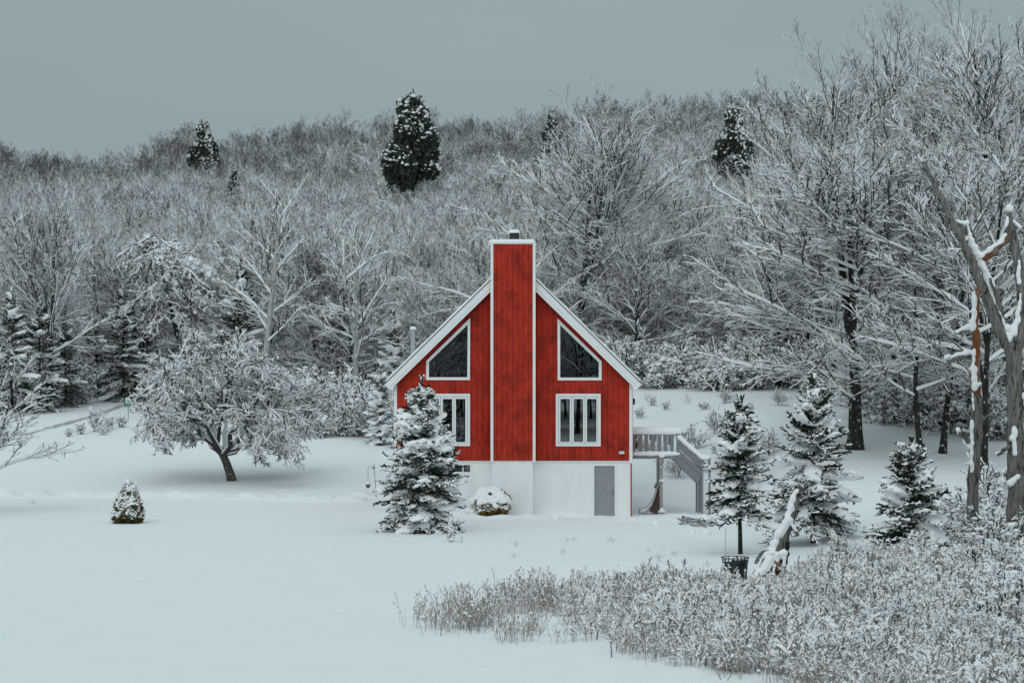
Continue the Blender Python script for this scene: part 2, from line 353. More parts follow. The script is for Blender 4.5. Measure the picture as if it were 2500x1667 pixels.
# core walls behind the boards, and the shell of side and back walls
co = Acc()
holes = []
LW = dict(l=hx(1044), r=hx(1142), b=hz(1083), t=lambda x: hz(966))
RW = dict(l=hx(1362), r=hx(1461), b=hz(1083), t=lambda x: hz(966))
def lint(x0, z0, x1, z1): return lambda x: z0+(z1-z0)*(np.clip(x, x0, x1)-x0)/(x1-x0)
LT = dict(l=hx(1045), r=hx(1143), b=hz(923), t=lint(hx(1045), hz(883), hx(1143), hz(786)))
RT = dict(l=hx(1365.5), r=hx(1464), b=hz(923.5), t=lint(hx(1365.5), hz(787), hx(1464), hz(884)))
SEAM = hz(943)
def strips(a, b, wins, zlo, ztop, seams=()):
    """vertical boards between a and b, cut round the windows; returns polygons in x,z"""
    out = []
    def quad(x0, x1, z00, z01, z10, z11):
        if x1-x0 < .012 or max(z10-z00, z11-z01) < .02: return
        cuts = [s for s in seams if min(z00, z01) < s < min(z10, z11)]
        lo = (z00, z01)
        for s in cuts: out.append([(x0, lo[0]), (x1, lo[1]), (x1, s-.003), (x0, s-.003)]); lo = (s+.003, s+.003)
        out.append([(x0, lo[0]), (x1, lo[1]), (x1, max(z11, lo[1]+.001)), (x0, max(z10, lo[0]+.001))])
    ws = sorted([q for q in wins if q['r'] > a and q['l'] < b], key=lambda q: q['b'])
    za = zb_ = zlo
    for q in ws:
        quad(a, b, za, zb_, q['b'], q['b'])
        ta, tb = float(q['t'](max(a, q['l']))), float(q['t'](min(b, q['r'])))
        if a < q['l']: quad(a, q['l'], q['b'], q['b'], ta, ta)
        if b > q['r']: quad(q['r'], b, q['b'], q['b'], tb, tb)
        za, zb_ = ta, tb
    quad(a, b, za, zb_, ztop(a), ztop(b))
    return out
GW = 13.3/60
def board_run(x0, x1, wins, zlo, ztop, seams, yf, parent, core):
    e = np.concatenate([[x0], np.arange(x0+GW*.75, x1-.05, GW), [x1]])
    for a, b in zip(e[:-1], e[1:]):
        for poly in strips(a+.006, b-.006, wins, zlo, ztop, seams):
            A = Acc(); d = rng.normal(0, .0015); A.prism(poly, yf+d, yf+.03)
            me = A.mesh('siding_board', ['red'], False, house.location)
            link('siding_board', me, parent)
        for poly in strips(a, b, wins, zlo, ztop, ()): core.prism(poly, yf+.031, yf+.13)
fw = Acc()
board_run(hx(969), cxl+.1, [LW, LT], zb, lambda x: roofline(x)-.02, [SEAM], HYF, house, fw)
board_run(cxr-.1, hx(1537), [RW, RT], zb, lambda x: roofline(x)-.02, [SEAM], HYF, house, fw)
fw.prism([(cxl+.1, zb), (cxr-.1, zb), (cxr-.1, roofline(cxr)), (xc, apex-.05), (cxl+.1, roofline(cxl))], HYF+.031, HYF+.13)
fw.prism([(xl, zb), (hx(969)-.002, zb), (hx(969)-.002, eave_z), (xl, eave_z-.02)], HYF+.031, HYF+.13)
fw.prism([(hx(1537)+.002, zb), (xr, zb), (xr, eave_z-.02), (hx(1537)+.002, eave_z)], HYF+.031, HYF+.13)
fw.box(xl, xl+.15, HYF+.13, HYF+DEP, zb, eave_z-.1); fw.box(xr-.15, xr, HYF+.13, HYF+DEP, zb, eave_z-.1)
fw.prism([(xl+.15, zb), (xr-.15, zb), (xr-.15, eave_z-.1), (xc, apex-.2), (xl+.15, eave_z-.1)], HYF+DEP-.15, HYF+DEP)
part('wall', fw, ['redback'], house)
sbm = Acc(); sbm.box(-.012, .012, 0, GW-.012, zb+.005, eave_z-.12); sbm = sbm.mesh('siding_board', ['red'])
for xs_ in (xl-.012, xr+.012):                 # boards on the two long sides
    for k in range(int((DEP-.1)/GW)):
        o = link('siding_board', sbm, house); o.location = (xs_-house.location.x, .06+k*GW, 0)
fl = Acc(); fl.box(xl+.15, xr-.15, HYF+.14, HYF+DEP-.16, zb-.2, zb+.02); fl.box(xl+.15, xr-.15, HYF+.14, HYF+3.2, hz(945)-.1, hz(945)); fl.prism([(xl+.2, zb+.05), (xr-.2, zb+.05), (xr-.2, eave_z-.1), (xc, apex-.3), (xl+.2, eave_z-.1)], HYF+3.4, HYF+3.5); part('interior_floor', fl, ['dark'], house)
# chimney
ch = link('chimney', None, house) if False else None
chim = Acc(); chim.box(cxl+.02, cxr-.02, YC+.031, HYF+1.2, cb, ctop-.01); chimney = part('chimney', chim, ['redback'], house)
e = np.concatenate([[cxl+.1], np.arange(cxl+.1+GW*.62, cxr-.12, GW*.98), [cxr-.1]])
for a, b in zip(e[:-1], e[1:]):
    for poly in strips(a+.006, b-.006, [], cb, lambda x: ctop, [hz(634, YC), SEAM]):
        A = Acc(); A.prism(poly, YC+rng.normal(0, .0015), YC+.03); link('siding_board', A.mesh('siding_board', ['red'], False, house.location), chimney)
for s in (0, 1):                               # chimney side boards
    for k in range(8):
        A = Acc(); y0 = YC+.04+k*.22; x0 = cxl if s == 0 else cxr-.018
        A.box(x0, x0+.018, y0+.004, min(y0+.216, HYF+1.2), cb if y0 < HYF-.2 else roofline(cxl)-.3, ctop-.012); link('siding_board', A.mesh('siding_board', ['red'], False, house.location), chimney)
for s in (0, 1):
    A = Acc(); x0 = cxl-.006 if s == 0 else cxr-.104
    A.box(x0, x0+.11, YC-.025, YC-.003, cb-.06, ctop); A.box(x0 if s == 0 else x0+.085, x0+.025 if s == 0 else x0+.11, YC-.003, YC+.1, cb-.06, ctop); link('corner_board', A.mesh('corner_board', ['white'], False, house.location), chimney)
A = Acc(); A.box(cxl-.02, cxr+.02, YC-.04, HYF+1.25, ctop, ctop+.03); part('chimney_cap', A, ['white'], house, chimney)
fx0 = hx(1255.5, YC+.9); fz0 = ctop+.13
A = Acc(); A.lathe([(.001, -.1), (.205, -.1), (.205, .06), (.195, .07), (.195, .27), (.21, .275), (.21, .3), (.001, .31)], (fx0, YC+.9, fz0), 24); part('flue', A, ['black'], house, chimney, True)
def soft_box(x0, x1, y0, y1, z0, z1, r, vox, name, root, parent=None, lump=.25, seed=0, shear=None):
    """a snow layer: lumps packed in a box and fused"""
    A = Acc(); rg = np.random.default_rng(seed)
    st = max(r*.9, .03)
    xs = np.arange(x0+r, x1-r+1e-6, st) if x1-x0 > 2*r else [(x0+x1)/2]
    ys = np.arange(y0+r, y1-r+1e-6, st) if y1-y0 > 2*r else [(y0+y1)/2]
    C = np.array([(x, y, z0) for x in xs for y in ys]); hgt = (z1-z0)*(1+lump*2*np.array([fbm(c[0], c[1], .5, seed) for c in C]))
    if shear is not None: C[:, 2] += shear(C[:, 0])
    blobs(A, C, np.stack([np.full(len(C), r*1.25), np.full(len(C), r*1.25), hgt], -1), sub=2)
    return link(name, remesh(A, name, vox, org=root.location), parent or root)
soft_box(cxl-.05, cxr+.05, YC-.07, YC+1.6, ctop+.02, ctop+.13, .1, .025, 'cap_snow', house, chimney, .1, 3)
A = Acc(); A.lathe([(.24, 0), (.245, .05), (.22, .11), (.13, .145), (.001, .15)], (fx0, YC+.9, fz0+.29), 24); part('flue_snow', A, ['snow'], house, chimney, True)
# roof
def along(x0, z0, dx, dz): return (x0+dx, z0+dz)
OV = .42
roof_parts = []
for s in (-1, 1):
    edge = hx(953) if s < 0 else hx(1553)
    zt = lambda x: roofline(x)               # underside of the slab follows the wall top
    ze = eave_z+slope*((edge-hx(969)) if s < 0 else (hx(1537)-edge))
    nrm = np.array([-s*-1*slope, 0, 1.]); nrm = np.array([s*slope, 0, 1])/math.hypot(slope, 1)
    t1, t2, t3 = .10, .22, .245
    def P(x, z, t): return (x+nrm[0]*t, z+nrm[2]*t)
    E0, A0 = (edge, ze), (xc, apex)
    yf, yb = HYF-OV, HYF+DEP+.4
    A = Acc(); A.prism([E0, A0, (xc, apex+t2/nrm[2]), P(*E0, t2)] if s < 0 else [A0, E0, P(*E0, t2), (xc, apex+t2/nrm[2])], yf+.05, yb)
    roof = part('roof', A, ['shingle'], house, smooth=False)
    # rake: two boards, one proud of the other, ending at the chimney
    xe = cxl if s < 0 else cxr
    za = apex-slope*abs(xe-xc)
    def band(ta, tb, y0, y1, m, nm, par, ext=0):
        A = Acc(); p = [P(edge, ze, ta), (xe, za+ta/nrm[2]), (xe, za+tb/nrm[2]), P(edge, ze, tb)]
        A.prism(p if s < 0 else p[::-1], y0, y1); return part(nm, A, [m], house, par)
    band(-.02, .085, yf+.02, yf+.05, 'white', 'rake_trim', roof)
    band(.088, .30, yf, yf+.05, 'white', 'fascia_board', roof)
    band(.30, .335, yf-.02, yf+.06, 'shingle', 'drip_edge', roof)
    A = Acc(); e2 = P(edge, ze, .26); e1 = P(edge, ze, -.02)
    A.prism([(edge-.012, e1[1]), (edge+.012, e1[1]), (e2[0]+.012, e2[1]), (e2[0]-.012, e2[1])], yf+.052, yb); part('fascia_board', A, ['white'], house, roof)
    A = Acc(); xw = xl if s < 0 else xr
    A.box(min(edge, xw), max(edge, xw), yf+.06, HYF+DEP, ze-.03, ze-.01); part('soffit', A, ['white'], house, roof)
    A = Acc(); tri = [(edge, ze-.005), (xw, ze-.005), (xw, roofline(xw)+.02)]
    A.prism(tri if s < 0 else tri[::-1], yf+.021, HYF-.032); part('cornice_return', A, ['white'], house, roof)
    # snow lying on the slope
    A = Acc(); rg = np.random.default_rng(7+s)
    ts = np.arange(.02, 1, .016); cs = []; rs = []
    for t in ts:
        bx, bz = edge+(xc-edge)*t, ze+(apex-ze)*t
        for y in np.concatenate([[yf+.06, yf+.16], np.arange(yf+.3, yb, .3)]):
            hgt = .15+.05*float(fbm(t*14, y, 1.5, 60)); q = P(bx, bz, .29+hgt*.15); cs.append((q[0], y, q[1])); rs.append(hgt*.85)
    cs = np.array(cs); rs = np.array(rs); keep = ~((np.abs(cs[:, 0]-(cxl+cxr)/2) < (cxr-cxl)/2-.06) & (cs[:, 1] < HYF+1.25))
    cs, rs = cs[keep], rs[keep]
    blobs(A, cs, np.stack([rs, np.where(cs[:, 1] < yf+.25, rs*.5, .27), rs], -1), sub=1)
    link('roof_snow', remesh(A, 'roof_snow', .105, org=house.location, smooth_it=5), roof)
# corner boards
for a, b in ((962, 969), (1537, 1544)):
    A = Acc(); A.box(hx(a)-.01, hx(b)+.004, HYF-.03, HYF+.03, zb-.1, roofline(hx(969))-.03); part('corner_board', A, ['white'], house)
A = Acc(); A.box(xr-.068, xr-.02, HYF+.02, HYF+.4, -.6, zb-.1); part('corner_board', A, ['red'], house, label='thin dark red board at the foundation corner')
A = Acc(); A.box(xl+.05, cxl, HYF-.012, HYF+.05, zb-.03, zb-.002); A.box(cxr, xr-.05, HYF-.012, HYF+.05, zb-.03, zb-.002); part('drip_strip', A, ['white'], house)
# casement windows
def rect(a, b, c, d): return [(a, d), (b, d), (b, c), (a, c)]
def casement(px0, px1, py0, py1, panes):
    o = rect(hx(px0), hx(px1), hz(py0), hz(py1)); ins = 6.2/60
    inner = [(o[0][0]+ins, o[0][1]+ins), (o[1][0]-ins, o[1][1]+ins), (o[2][0]-ins, o[2][1]-ins), (o[3][0]+ins, o[3][1]-ins)]
    A = Acc(); A.ring(o, inner, HYF-.05, HYF+.035); win = part('window', A, ['white'], house)
    zt_, zb2 = inner[2][1], inner[0][1]
    bnds = [inner[0][0]]+[hx((panes[i][1]+panes[i+1][0])/2) for i in range(2)]+[inner[1][0]]
    for i, (a, b) in enumerate(panes):
        so = rect(bnds[i]+.012, bnds[i+1]-.012, zt_-.012, zb2+.012); si = rect(hx(a), hx(b), hz(973.5), hz(1078.5))
        A = Acc(); A.ring(so, si, HYF-.018, HYF+.045); part('sash', A, ['white'], house, win)
        A = Acc(); A.prism(rect(hx(a)-.01, hx(b)+.01, hz(973), hz(1079)), HYF+.02, HYF+.028); part('pane', A, ['glass'], house, win)
    A = Acc(); A.box(inner[0][0], inner[1][0], HYF+.0455, HYF+.06, zb2, zb2+.03); part('sill', A, ['white'], house, win)
    for i in (0, 1):
        A = Acc(); A.box(bnds[i+1]-.011, bnds[i+1]+.011, HYF-.008, HYF+.05, zb2, zt_); part('mullion', A, ['doorgrey'], house, win)
    return win
casement(1038.5, 1147.6, 961, 1088.5, [(1049, 1071.5), (1081, 1104), (1113, 1136)])
casement(1357, 1466.4, 961, 1089, [(1368, 1391), (1400.6, 1423.6), (1433, 1456)])
def trapezoid(outer, inner):
    f = lambda P: [(hx(x), hz(y)) for x, y in P]
    A = Acc(); A.ring(f(outer), f(inner), HYF-.05, HYF+.035); win = part('window', A, ['white'], house)
    A = Acc(); A.prism(f(inner), HYF+.02, HYF+.028); part('pane', A, ['glass'], house, win)
    return win
trapezoid([(1040, 927.6), (1147.4, 927.6), (1148, 776), (1041, 880.5)], [(1047.3, 920.7), (1141, 920.7), (1141.9, 792.5), (1047.3, 883.6)])
trapezoid([(1361.5, 928.3), (1468.7, 928.3), (1468.7, 881.6), (1360.8, 777)], [(1367.6, 921.5), (1461.8, 921.5), (1461.8, 884.5), (1367.6, 793.5)])
for a, b, c, d in ((1047, 1062, 973, 1079), (1128, 1137, 973, 1079), (1368, 1376, 973, 1079), (1452, 1457, 973, 1079)):
    A = Acc(); x0, x1 = hx(a, HYF+.3), hx(b, HYF+.3); n = 9
    V = [(x0+(x1-x0)*i/n, HYF+.3+.03*(i % 2), z) for i in range(n+1) for z in (hz(d), hz(c))]
    A.add(V, [(2*i, 2*i+2, 2*i+3, 2*i+1) for i in range(n)]); part('curtain', A, ['curtain'], house)
A = Acc(); x0, x1 = hx(1040, HYF+.25), hx(1149, HYF+.25); n = 30
V = [(x0+(x1-x0)*i/n, HYF+.25+.025*math.sin(i*1.9), z) for i in range(n+1) for z in (hz(925), min(hz(778), float(LT['t'](x0+(x1-x0)*i/n))))]
A.add(V, [(2*i, 2*i+2, 2*i+3, 2*i+1) for i in range(n)]); part('curtain', A, ['curtain'], house)
# basement window
A = Acc(); A.ring(rect(bl, br, bt, bb), rect(bl+.05, br-.03, bt-.04, bb+.04), YF-.02, YF+.1); bw = part('window', A, ['white'], house)
for a, b in ((bl+.05, hx(1129)), (hx(1131.5), br-.03)):
    A = Acc(); A.prism(rect(a+.004, b-.004, bt-.04, bb+.04), YF+.05, YF+.06); part('pane', A, ['glass'], house, bw)
A = Acc(); A.box(hx(1129), hx(1131.5), YF-.005, YF+.09, bb+.04, bt-.04); part('mullion', A, ['white'], house, bw)
A = Acc(); A.box(bl, br, YF+.12, YF+.14, bb, bt); part('dark_backing', A, ['dark'], house, bw)  # dark sheet added behind the panes, stands in for the unlit basement
# door
x0, x1, z0, z1 = hx(1451), hx(1500.8), hz(1258.5), hz(1136.8)
A = Acc(); A.box(x0+.002, x1-.002, YF+.07, YF+.11, -.4, z1-.002)
door = part('door', A, ['doorgrey'], house)
dw, dh = x1-x0, z1-z0
for cxa, cxb in ((.14, .45), (.55, .86)):
    for za_, zb_2 in ((.08, .355), (.425, .715), (.80, .915)):
        a, b, c, d = x0+dw*cxa, x0+dw*cxb, z0+dh*za_, z0+dh*zb_2
        A = Acc(); A.ring(rect(a, b, d, c), rect(a+.022, b-.022, d-.022, c+.022), YF+.058, YF+.069)
        A.box(a+.05, b-.05, YF+.06, YF+.069, c+.05, d-.05); part('door_panel', A, ['doorgrey'], house, door)
A = Acc(); A.ring([(dl, -.5), (dr, -.5), (dr, dt), (dl, dt)], [(x0, -.4), (x1, -.4), (x1, z1), (x0, z1)], YF-.025, YF+.12); part('frame', A, ['white'], house, door)
A = Acc(); blobs(A, [(x1-.07, YF+.01, z0+dh*.44)], .032, 1, 2); A.box(x1-.075, x1-.065, YF+.01, YF+.07, z0+dh*.44-.008, z0+dh*.44+.008); part('door_knob', A, ['brass'], house, door, True)
A = Acc(); blobs(A, [(x1-.07, YF+.035, z0+dh*.5)], [[.022, .03, .022]], 1, 2); part('deadbolt', A, ['brass'], house, door, True)
# wall vent, lantern, stove pipe
A = Acc(); a, b, c, d = hx(1511), hx(1524), hz(1100.5), hz(1107.5); A.ring(rect(a, b, c, d), rect(a+.015, b-.015, c-.02, d+.012), HYF-.09, HYF-.003); A.box(a+.016, b-.016, HYF-.04, HYF-.004, d+.014, c-.022); vent = part('wall_vent', A, ['white'], house)
A = Acc(); A.box(a-.01, b+.01, HYF-.11, HYF-.003, c+.002, c+.025); part('vent_hood', A, ['black'], house, vent)
lx, ly, lz = xr+.09, HYF+.7, hz(980, HYF+.7)
A = Acc(); A.lathe([(.001, -.14), (.03, -.12), (.05, -.1), (.055, -.095), (.06, .04), (.08, .05), (.03, .12), (.012, .14), (.001, .17)], (lx, ly, lz), 8); A.box(xr, lx, ly-.01, ly+.01, lz+.1, lz+.12); lan = part('wall_lantern', A, ['black'], house)
A = Acc(); A.lathe([(.0555, -.09), (.0605, .035)], (lx, ly, lz), 8); part('lantern_glass', A, ['glass'], house, lan)
sx_, sy_ = hx(1008, HYF+4), HYF+4; szb = roofline(hx(1008))
A = Acc(); zt = hz(806, HYF+4); A.lathe([(.09, szb-.2), (.09, zt), (.125, zt+.01), (.125, zt+.05), (.001, zt+.09)], (sx_, sy_, 0), 16); pipe = part('stove_pipe', A, ['metal'], house, None, True)
A = Acc(); A.lathe([(.13, zt+.045), (.135, zt+.08), (.1, zt+.14), (.001, zt+.16)], (sx_, sy_, 0), 16); part('pipe_snow', A, ['snow'], house, pipe, True)
# sofa behind the window
sf = thing('sofa', (hx(1412, 92), 92, zb+.02), 'orange red sofa seen through the three-pane window beside the grey deck', 'sofa')
A = Acc(); X0 = sf.location.x
A.box(X0-.6, X0+.6, 91.6, 92.2, zb+.03, zb+.42); part('seat', A, ['sofa'], sf)
A = Acc(); A.box(X0-.6, X0+.6, 91.35, 91.59, zb+.03, zb+1.2); part('backrest', A, ['sofa'], sf)

# ------------------------------------------------------------------ deck with stairs
DY = 91.2
def dx(px): return hx(px, DY)
def dz(py): return hz(py, DY)
deck = thing('deck', (dx(1610), DY, 0), 'grey painted wooden deck with stairs on the side of the house', 'deck')
dl_, dr_ = xr+.03, dx(1660)
A = Acc(); A.box(dl_, dr_, DY, DY+.05, dz(1119.5), dz(1108)); part('rim_joist', A, ['deckgrey'], deck)
A = Acc(); A.box(dr_-.05, dr_, DY+.05, DY+2.2, dz(1119.5), dz(1108)); part('rim_joist', A, ['deckgrey'], deck)
for k in range(15):
    A = Acc(); A.box(dl_, dr_-.05, DY+.06+k*.145, DY+.06+k*.145+.137, dz(1108), dz(1106)+.005); part('deck_board', A, ['deckgrey'], deck)
A = Acc(); A.box(dl_, dr_+.02, DY-.04, DY+.12, dz(1055), dz(1052)); part('top_rail', A, ['deckgrey'], deck)
A = Acc(); A.box(dl_, dr_, DY+.03, DY+.07, dz(1062), dz(1055)); part('top_rail', A, ['deckgrey'], deck)
for a, b in ((1544.5, 1550.5), (1651.5, 1659)):
    A = Acc(); A.box(dx(a), dx(b), DY-.02, DY+.1, dz(1104), dz(1055)); part('rail_post', A, ['deckgrey'], deck)
for a in (1558, 1573.3, 1589.3, 1605, 1620.4, 1636):
    A = Acc(); x0, x1 = dx(a), dx(a+9.2); zt, zl = dz(1055), dz(1101); m_ = (x0+x1)/2; h_ = (x1-x0)/2
    pts = [(x0, zl+.05)]+[(m_-h_*math.cos(t), zl+.05-.05*math.sin(t)) for t in np.linspace(.3, math.pi-.3, 5)]+[(x1, zl+.05), (x1, zt), (x0, zt)]
    A.prism(pts, DY-.012, DY+.026); part('baluster', A, ['deckgrey'], deck)
yb_ = DY+2.15
A = Acc(); A.box(dl_, dr_, yb_-.03, yb_+.03, dz(1062), dz(1052)); part('top_rail', A, ['deckgrey'], deck)
for k in range(9):
    A = Acc(); a = dl_+.05+k*.2; A.box(a, a+.13, yb_-.02, yb_, dz(1101), dz(1060)); part('baluster', A, ['deckgrey'], deck)
soft_box(dl_, dr_+.05, DY-.06, DY+.16, dz(1052), dz(1043.5), .075, .022, 'rail_snow', deck, None, .2, 11)
soft_box(dl_, dr_+.02, yb_-.06, yb_+.1, dz(1052), dz(1044), .075, .03, 'rail_snow', deck, None, .2, 15)
soft_box(dl_, dr_+.04, DY-.04, DY+2.1, dz(1107), dz(1101), .1, .035, 'deck_snow', deck, None, .5, 12)
A = Acc(); cs = []
for k in range(60): t = random.Random(k).random(); cs.append((dl_+.4+t*1.2, DY+.9+random.Random(k+99).random()*1, dz(1103)+.30*(1-t)+.05))
blobs(A, cs, .26, .8, 2); link('deck_snow', remesh(A, 'deck_snow', .05, org=deck.location), deck)
for px, ln in ((1558, .1), (1582, .13), (1583, .07), (1630, .05), (1641, .09), (1605, .05)):
    A = Acc(); x0 = dx(px); A.lathe([(.014, 0), (.008, -ln*.6), (.001, -ln)], (x0, DY+.03, dz(1119)), 6); part('icicle', A, ['snow'], deck)
# posts
px0, px1 = dx(1603.5), dx(1609.5)
A = Acc(); A.box(px0, px1, DY+.06, DY+.2, -.3, dz(1119.6)); part('post', A, ['deckgrey'], deck)
A = Acc(); A.box(px1+.003, dx(1618), DY-.06, DY+.14, -.1, dz(1113)); A.box(px1-.02, dx(1620.5), DY-.09, DY-.062, dz(1131), dz(1119)); part('post', A, ['deckpost'], deck)
A = Acc(); A.box(dx(1608), dx(1623), DY-.2, DY+.16, -.3, dz(1251)); part('post_base', A, ['concrete'], deck)
A = Acc()
for px, py, r in ((1615, 1113, .11), (1612, 1111, .1), (1618, 1112, .1), (1615, 1172, .08), (1618, 1173, .07), (1612, 1173, .07), (1614, 1139, .05), (1616, 1187, .04), (1615, 1247, .13), (1610, 1249, .1), (1620, 1249, .1), (1615, 1242, .08)):
    blobs(A, [(dx(px), DY-.06, dz(py))], r, .7, 2)
link('post_snow', remesh(A, 'post_snow', .02, org=deck.location), deck)
# stairs going down to the side
sA = np.array([dx(1659), dz(1065)]); sB = np.array([dx(1712), dz(1117)])     # the upper rail board
def sboard(p0, p1, q0, q1, y0, y1, nm, m='deckgrey', par=None):
    A = Acc(); A.prism([(dx(p0[0]), dz(p0[1])), (dx(p1[0]), dz(p1[1])), (dx(q1[0]), dz(q1[1])), (dx(q0[0]), dz(q0[1]))], y0, y1); return part(nm, A, [m], deck, par)
for yy in (DY+.02, DY+1.0):
    sboard((1643, 1121), (1704, 1182), (1659, 1116), (1711, 1161), yy, yy+.05, 'stringer')
    sboard((1659, 1115), (1711, 1159), (1659, 1098), (1711, 1146), yy-.01, yy+.02, 'stair_rail')
    sboard((1659, 1094), (1711, 1142), (1659, 1076), (1711, 1122), yy-.01, yy+.02, 'stair_rail')
    sboard((1658, 1073), (1711, 1120), (1658, 1070), (1711, 1117), yy-.06, yy+.1, 'handrail')
    A = Acc(); A.box(dx(1704), dx(1708), yy+.05, yy+.15, ground(dx(1706), yy)-.3, dz(1155)); A.box(dx(1711), dx(1717), yy-.03, yy+.1, ground(dx(1714), yy)-.3, dz(1118)); part('stair_post', A, ['deckgrey'], deck)
    A = Acc(); tt = np.linspace(0, 1, 30); p0, p1 = np.array([dx(1658), dz(1069)]), np.array([dx(1713), dz(1117)])
    C = [(p0[0]+(p1[0]-p0[0])*t, yy+.02, p0[1]+(p1[1]-p0[1])*t+.03) for t in tt]+[(dx(1713+k*2.2), yy+.02, dz(1116.5)) for k in range(8)]
    rg = np.random.default_rng(4); blobs(A, C, np.stack([rg.uniform(.09, .12, len(C))]*3, -1)*[1, 1.1, .9], sub=2); link('rail_snow', remesh(A, 'rail_snow', .022, org=deck.location), deck)
A = Acc(); A.box(dx(1711), dx(1733), DY-.02, DY+.05, dz(1121), dz(1117)); A.box(dx(1730), dx(1735), DY-.03, DY+.1, ground(dx(1732), DY)-.3, dz(1117)); part('stair_post', A, ['deckgrey'], deck)
for k in range(7):
    t = (k+.5)/7; px = 1650+58*t; py = 1113+52*t
    A = Acc(); A.box(dx(px)-.15, dx(px)+.15, DY+.08, DY+.99, dz(py)-.02, dz(py)+.02); part('stair_tread', A, ['deckgrey'], deck)
# things leaning under the deck
def plank(name, a, b, wd, th, m, label, cat='plank', group=None):
    a, b = np.array(a), np.array(b); d = unit(b-a); u = unit(np.cross(d, [0, 1, 0])); v = np.cross(u, d)
    A = Acc(); V = [a+s*u*wd+t*v*th for s, t in ((-1, -1), (1, -1), (1, 1), (-1, 1))]+[b+s*u*wd+t*v*th for s, t in ((-1, -1), (1, -1), (1, 1), (-1, 1))]
    A.add(V, [(0, 3, 2, 1), (4, 5, 6, 7), (0, 1, 5, 4), (1, 2, 6, 5), (2, 3, 7, 6), (3, 0, 4, 7)])
    return tag(link(name, A.mesh(name, [m])), label, cat, group)
plank('plank', (dx(1588), DY-.3, dz(1248)), (dx(1606), DY+.02, dz(1195)), .07, .025, 'darkplank', 'wide dark plank leaning against the deck post nearer the grey chute')
plank('plank', (dx(1597), DY-.28, dz(1256)), (dx(1608), DY+.02, dz(1205)), .09, .03, 'darkplank', 'dark brown plank standing steepest between the other plank and the deck post')
A = Acc(); ts = np.linspace(0, 1, 16); pts = []
for t in ts:
    px = 1560+48*t**.75; py = 1251-72*t**2.2-4*t; pts.append((dx(px), DY-.1+.1*t, dz(py)))
for k in range(15):
    a, b = np.array(pts[k]), np.array(pts[k+1]); wa, wb = .13-.05*ts[k], .13-.05*ts[k+1]
    if k == 0: V = []
V = []
for k in range(16):
    h_ = .16-.1*ts[k]; p = np.array(pts[k])
    V += [p+[0, -.22, h_], p+[0, -.2, -h_*.4], p+[0, .2, -h_*.4], p+[0, .22, h_]]
A.add(V, [(4*k+s, 4*k+s+1, 4*k+s+5, 4*k+s+4) for k in range(15) for s in range(3)])
cho = tag(link('curved_chute', A.mesh('curved_chute', ['metal'], True)), 'curved pale grey chute leaning under the deck against its post', 'chute')
so = cho.modifiers.new('solid', 'SOLIDIFY'); so.thickness = .012
A = Acc(); A.box(-.07, .07, -.07, .07, -.1, .1); A.box(-.09, .09, -.09, .09, .1, .115); jug = tag(link('dark_box', A.mesh('dark_box', ['pot'])), 'small dark box hanging from the deck post above the planks', 'box')
jug.location = (dx(1602), DY-.12, dz(1186)); jug.rotation_euler = (0, R(25), 0)
# bare earth by the stairs
def patch(name, pts, m, lift=.01, seed=0):
    P = np.array([at(*p)[:2] for p in pts]); c = P.mean(0); A = Acc(); rr = np.random.default_rng(seed); n = 26; V = []
    ang = np.linspace(0, 2*np.pi, n, endpoint=False); e = (P.max(0)-P.min(0))/2
    for fr in (.0, .5, 1):
        for a in ang:
            k = fr*(1+.12*rr.normal()*(fr > .9)); x, y = c+e*k*np.array([math.cos(a), math.sin(a)]); V.append((x, y, ground(x, y)+lift*(1 if fr < .9 else .3)))
    A.add(V, [(i*n+j, i*n+(j+1) % n, (i+1)*n+(j+1) % n, (i+1)*n+j) for i in range(2) for j in range(n)])
    return link(name, A.mesh(name, [m], True), kind='structure')
patch('bare_earth', [(1660, 1268), (1760, 1276), (1700, 1288), (1690, 1262)], 'earth', .02, 3)

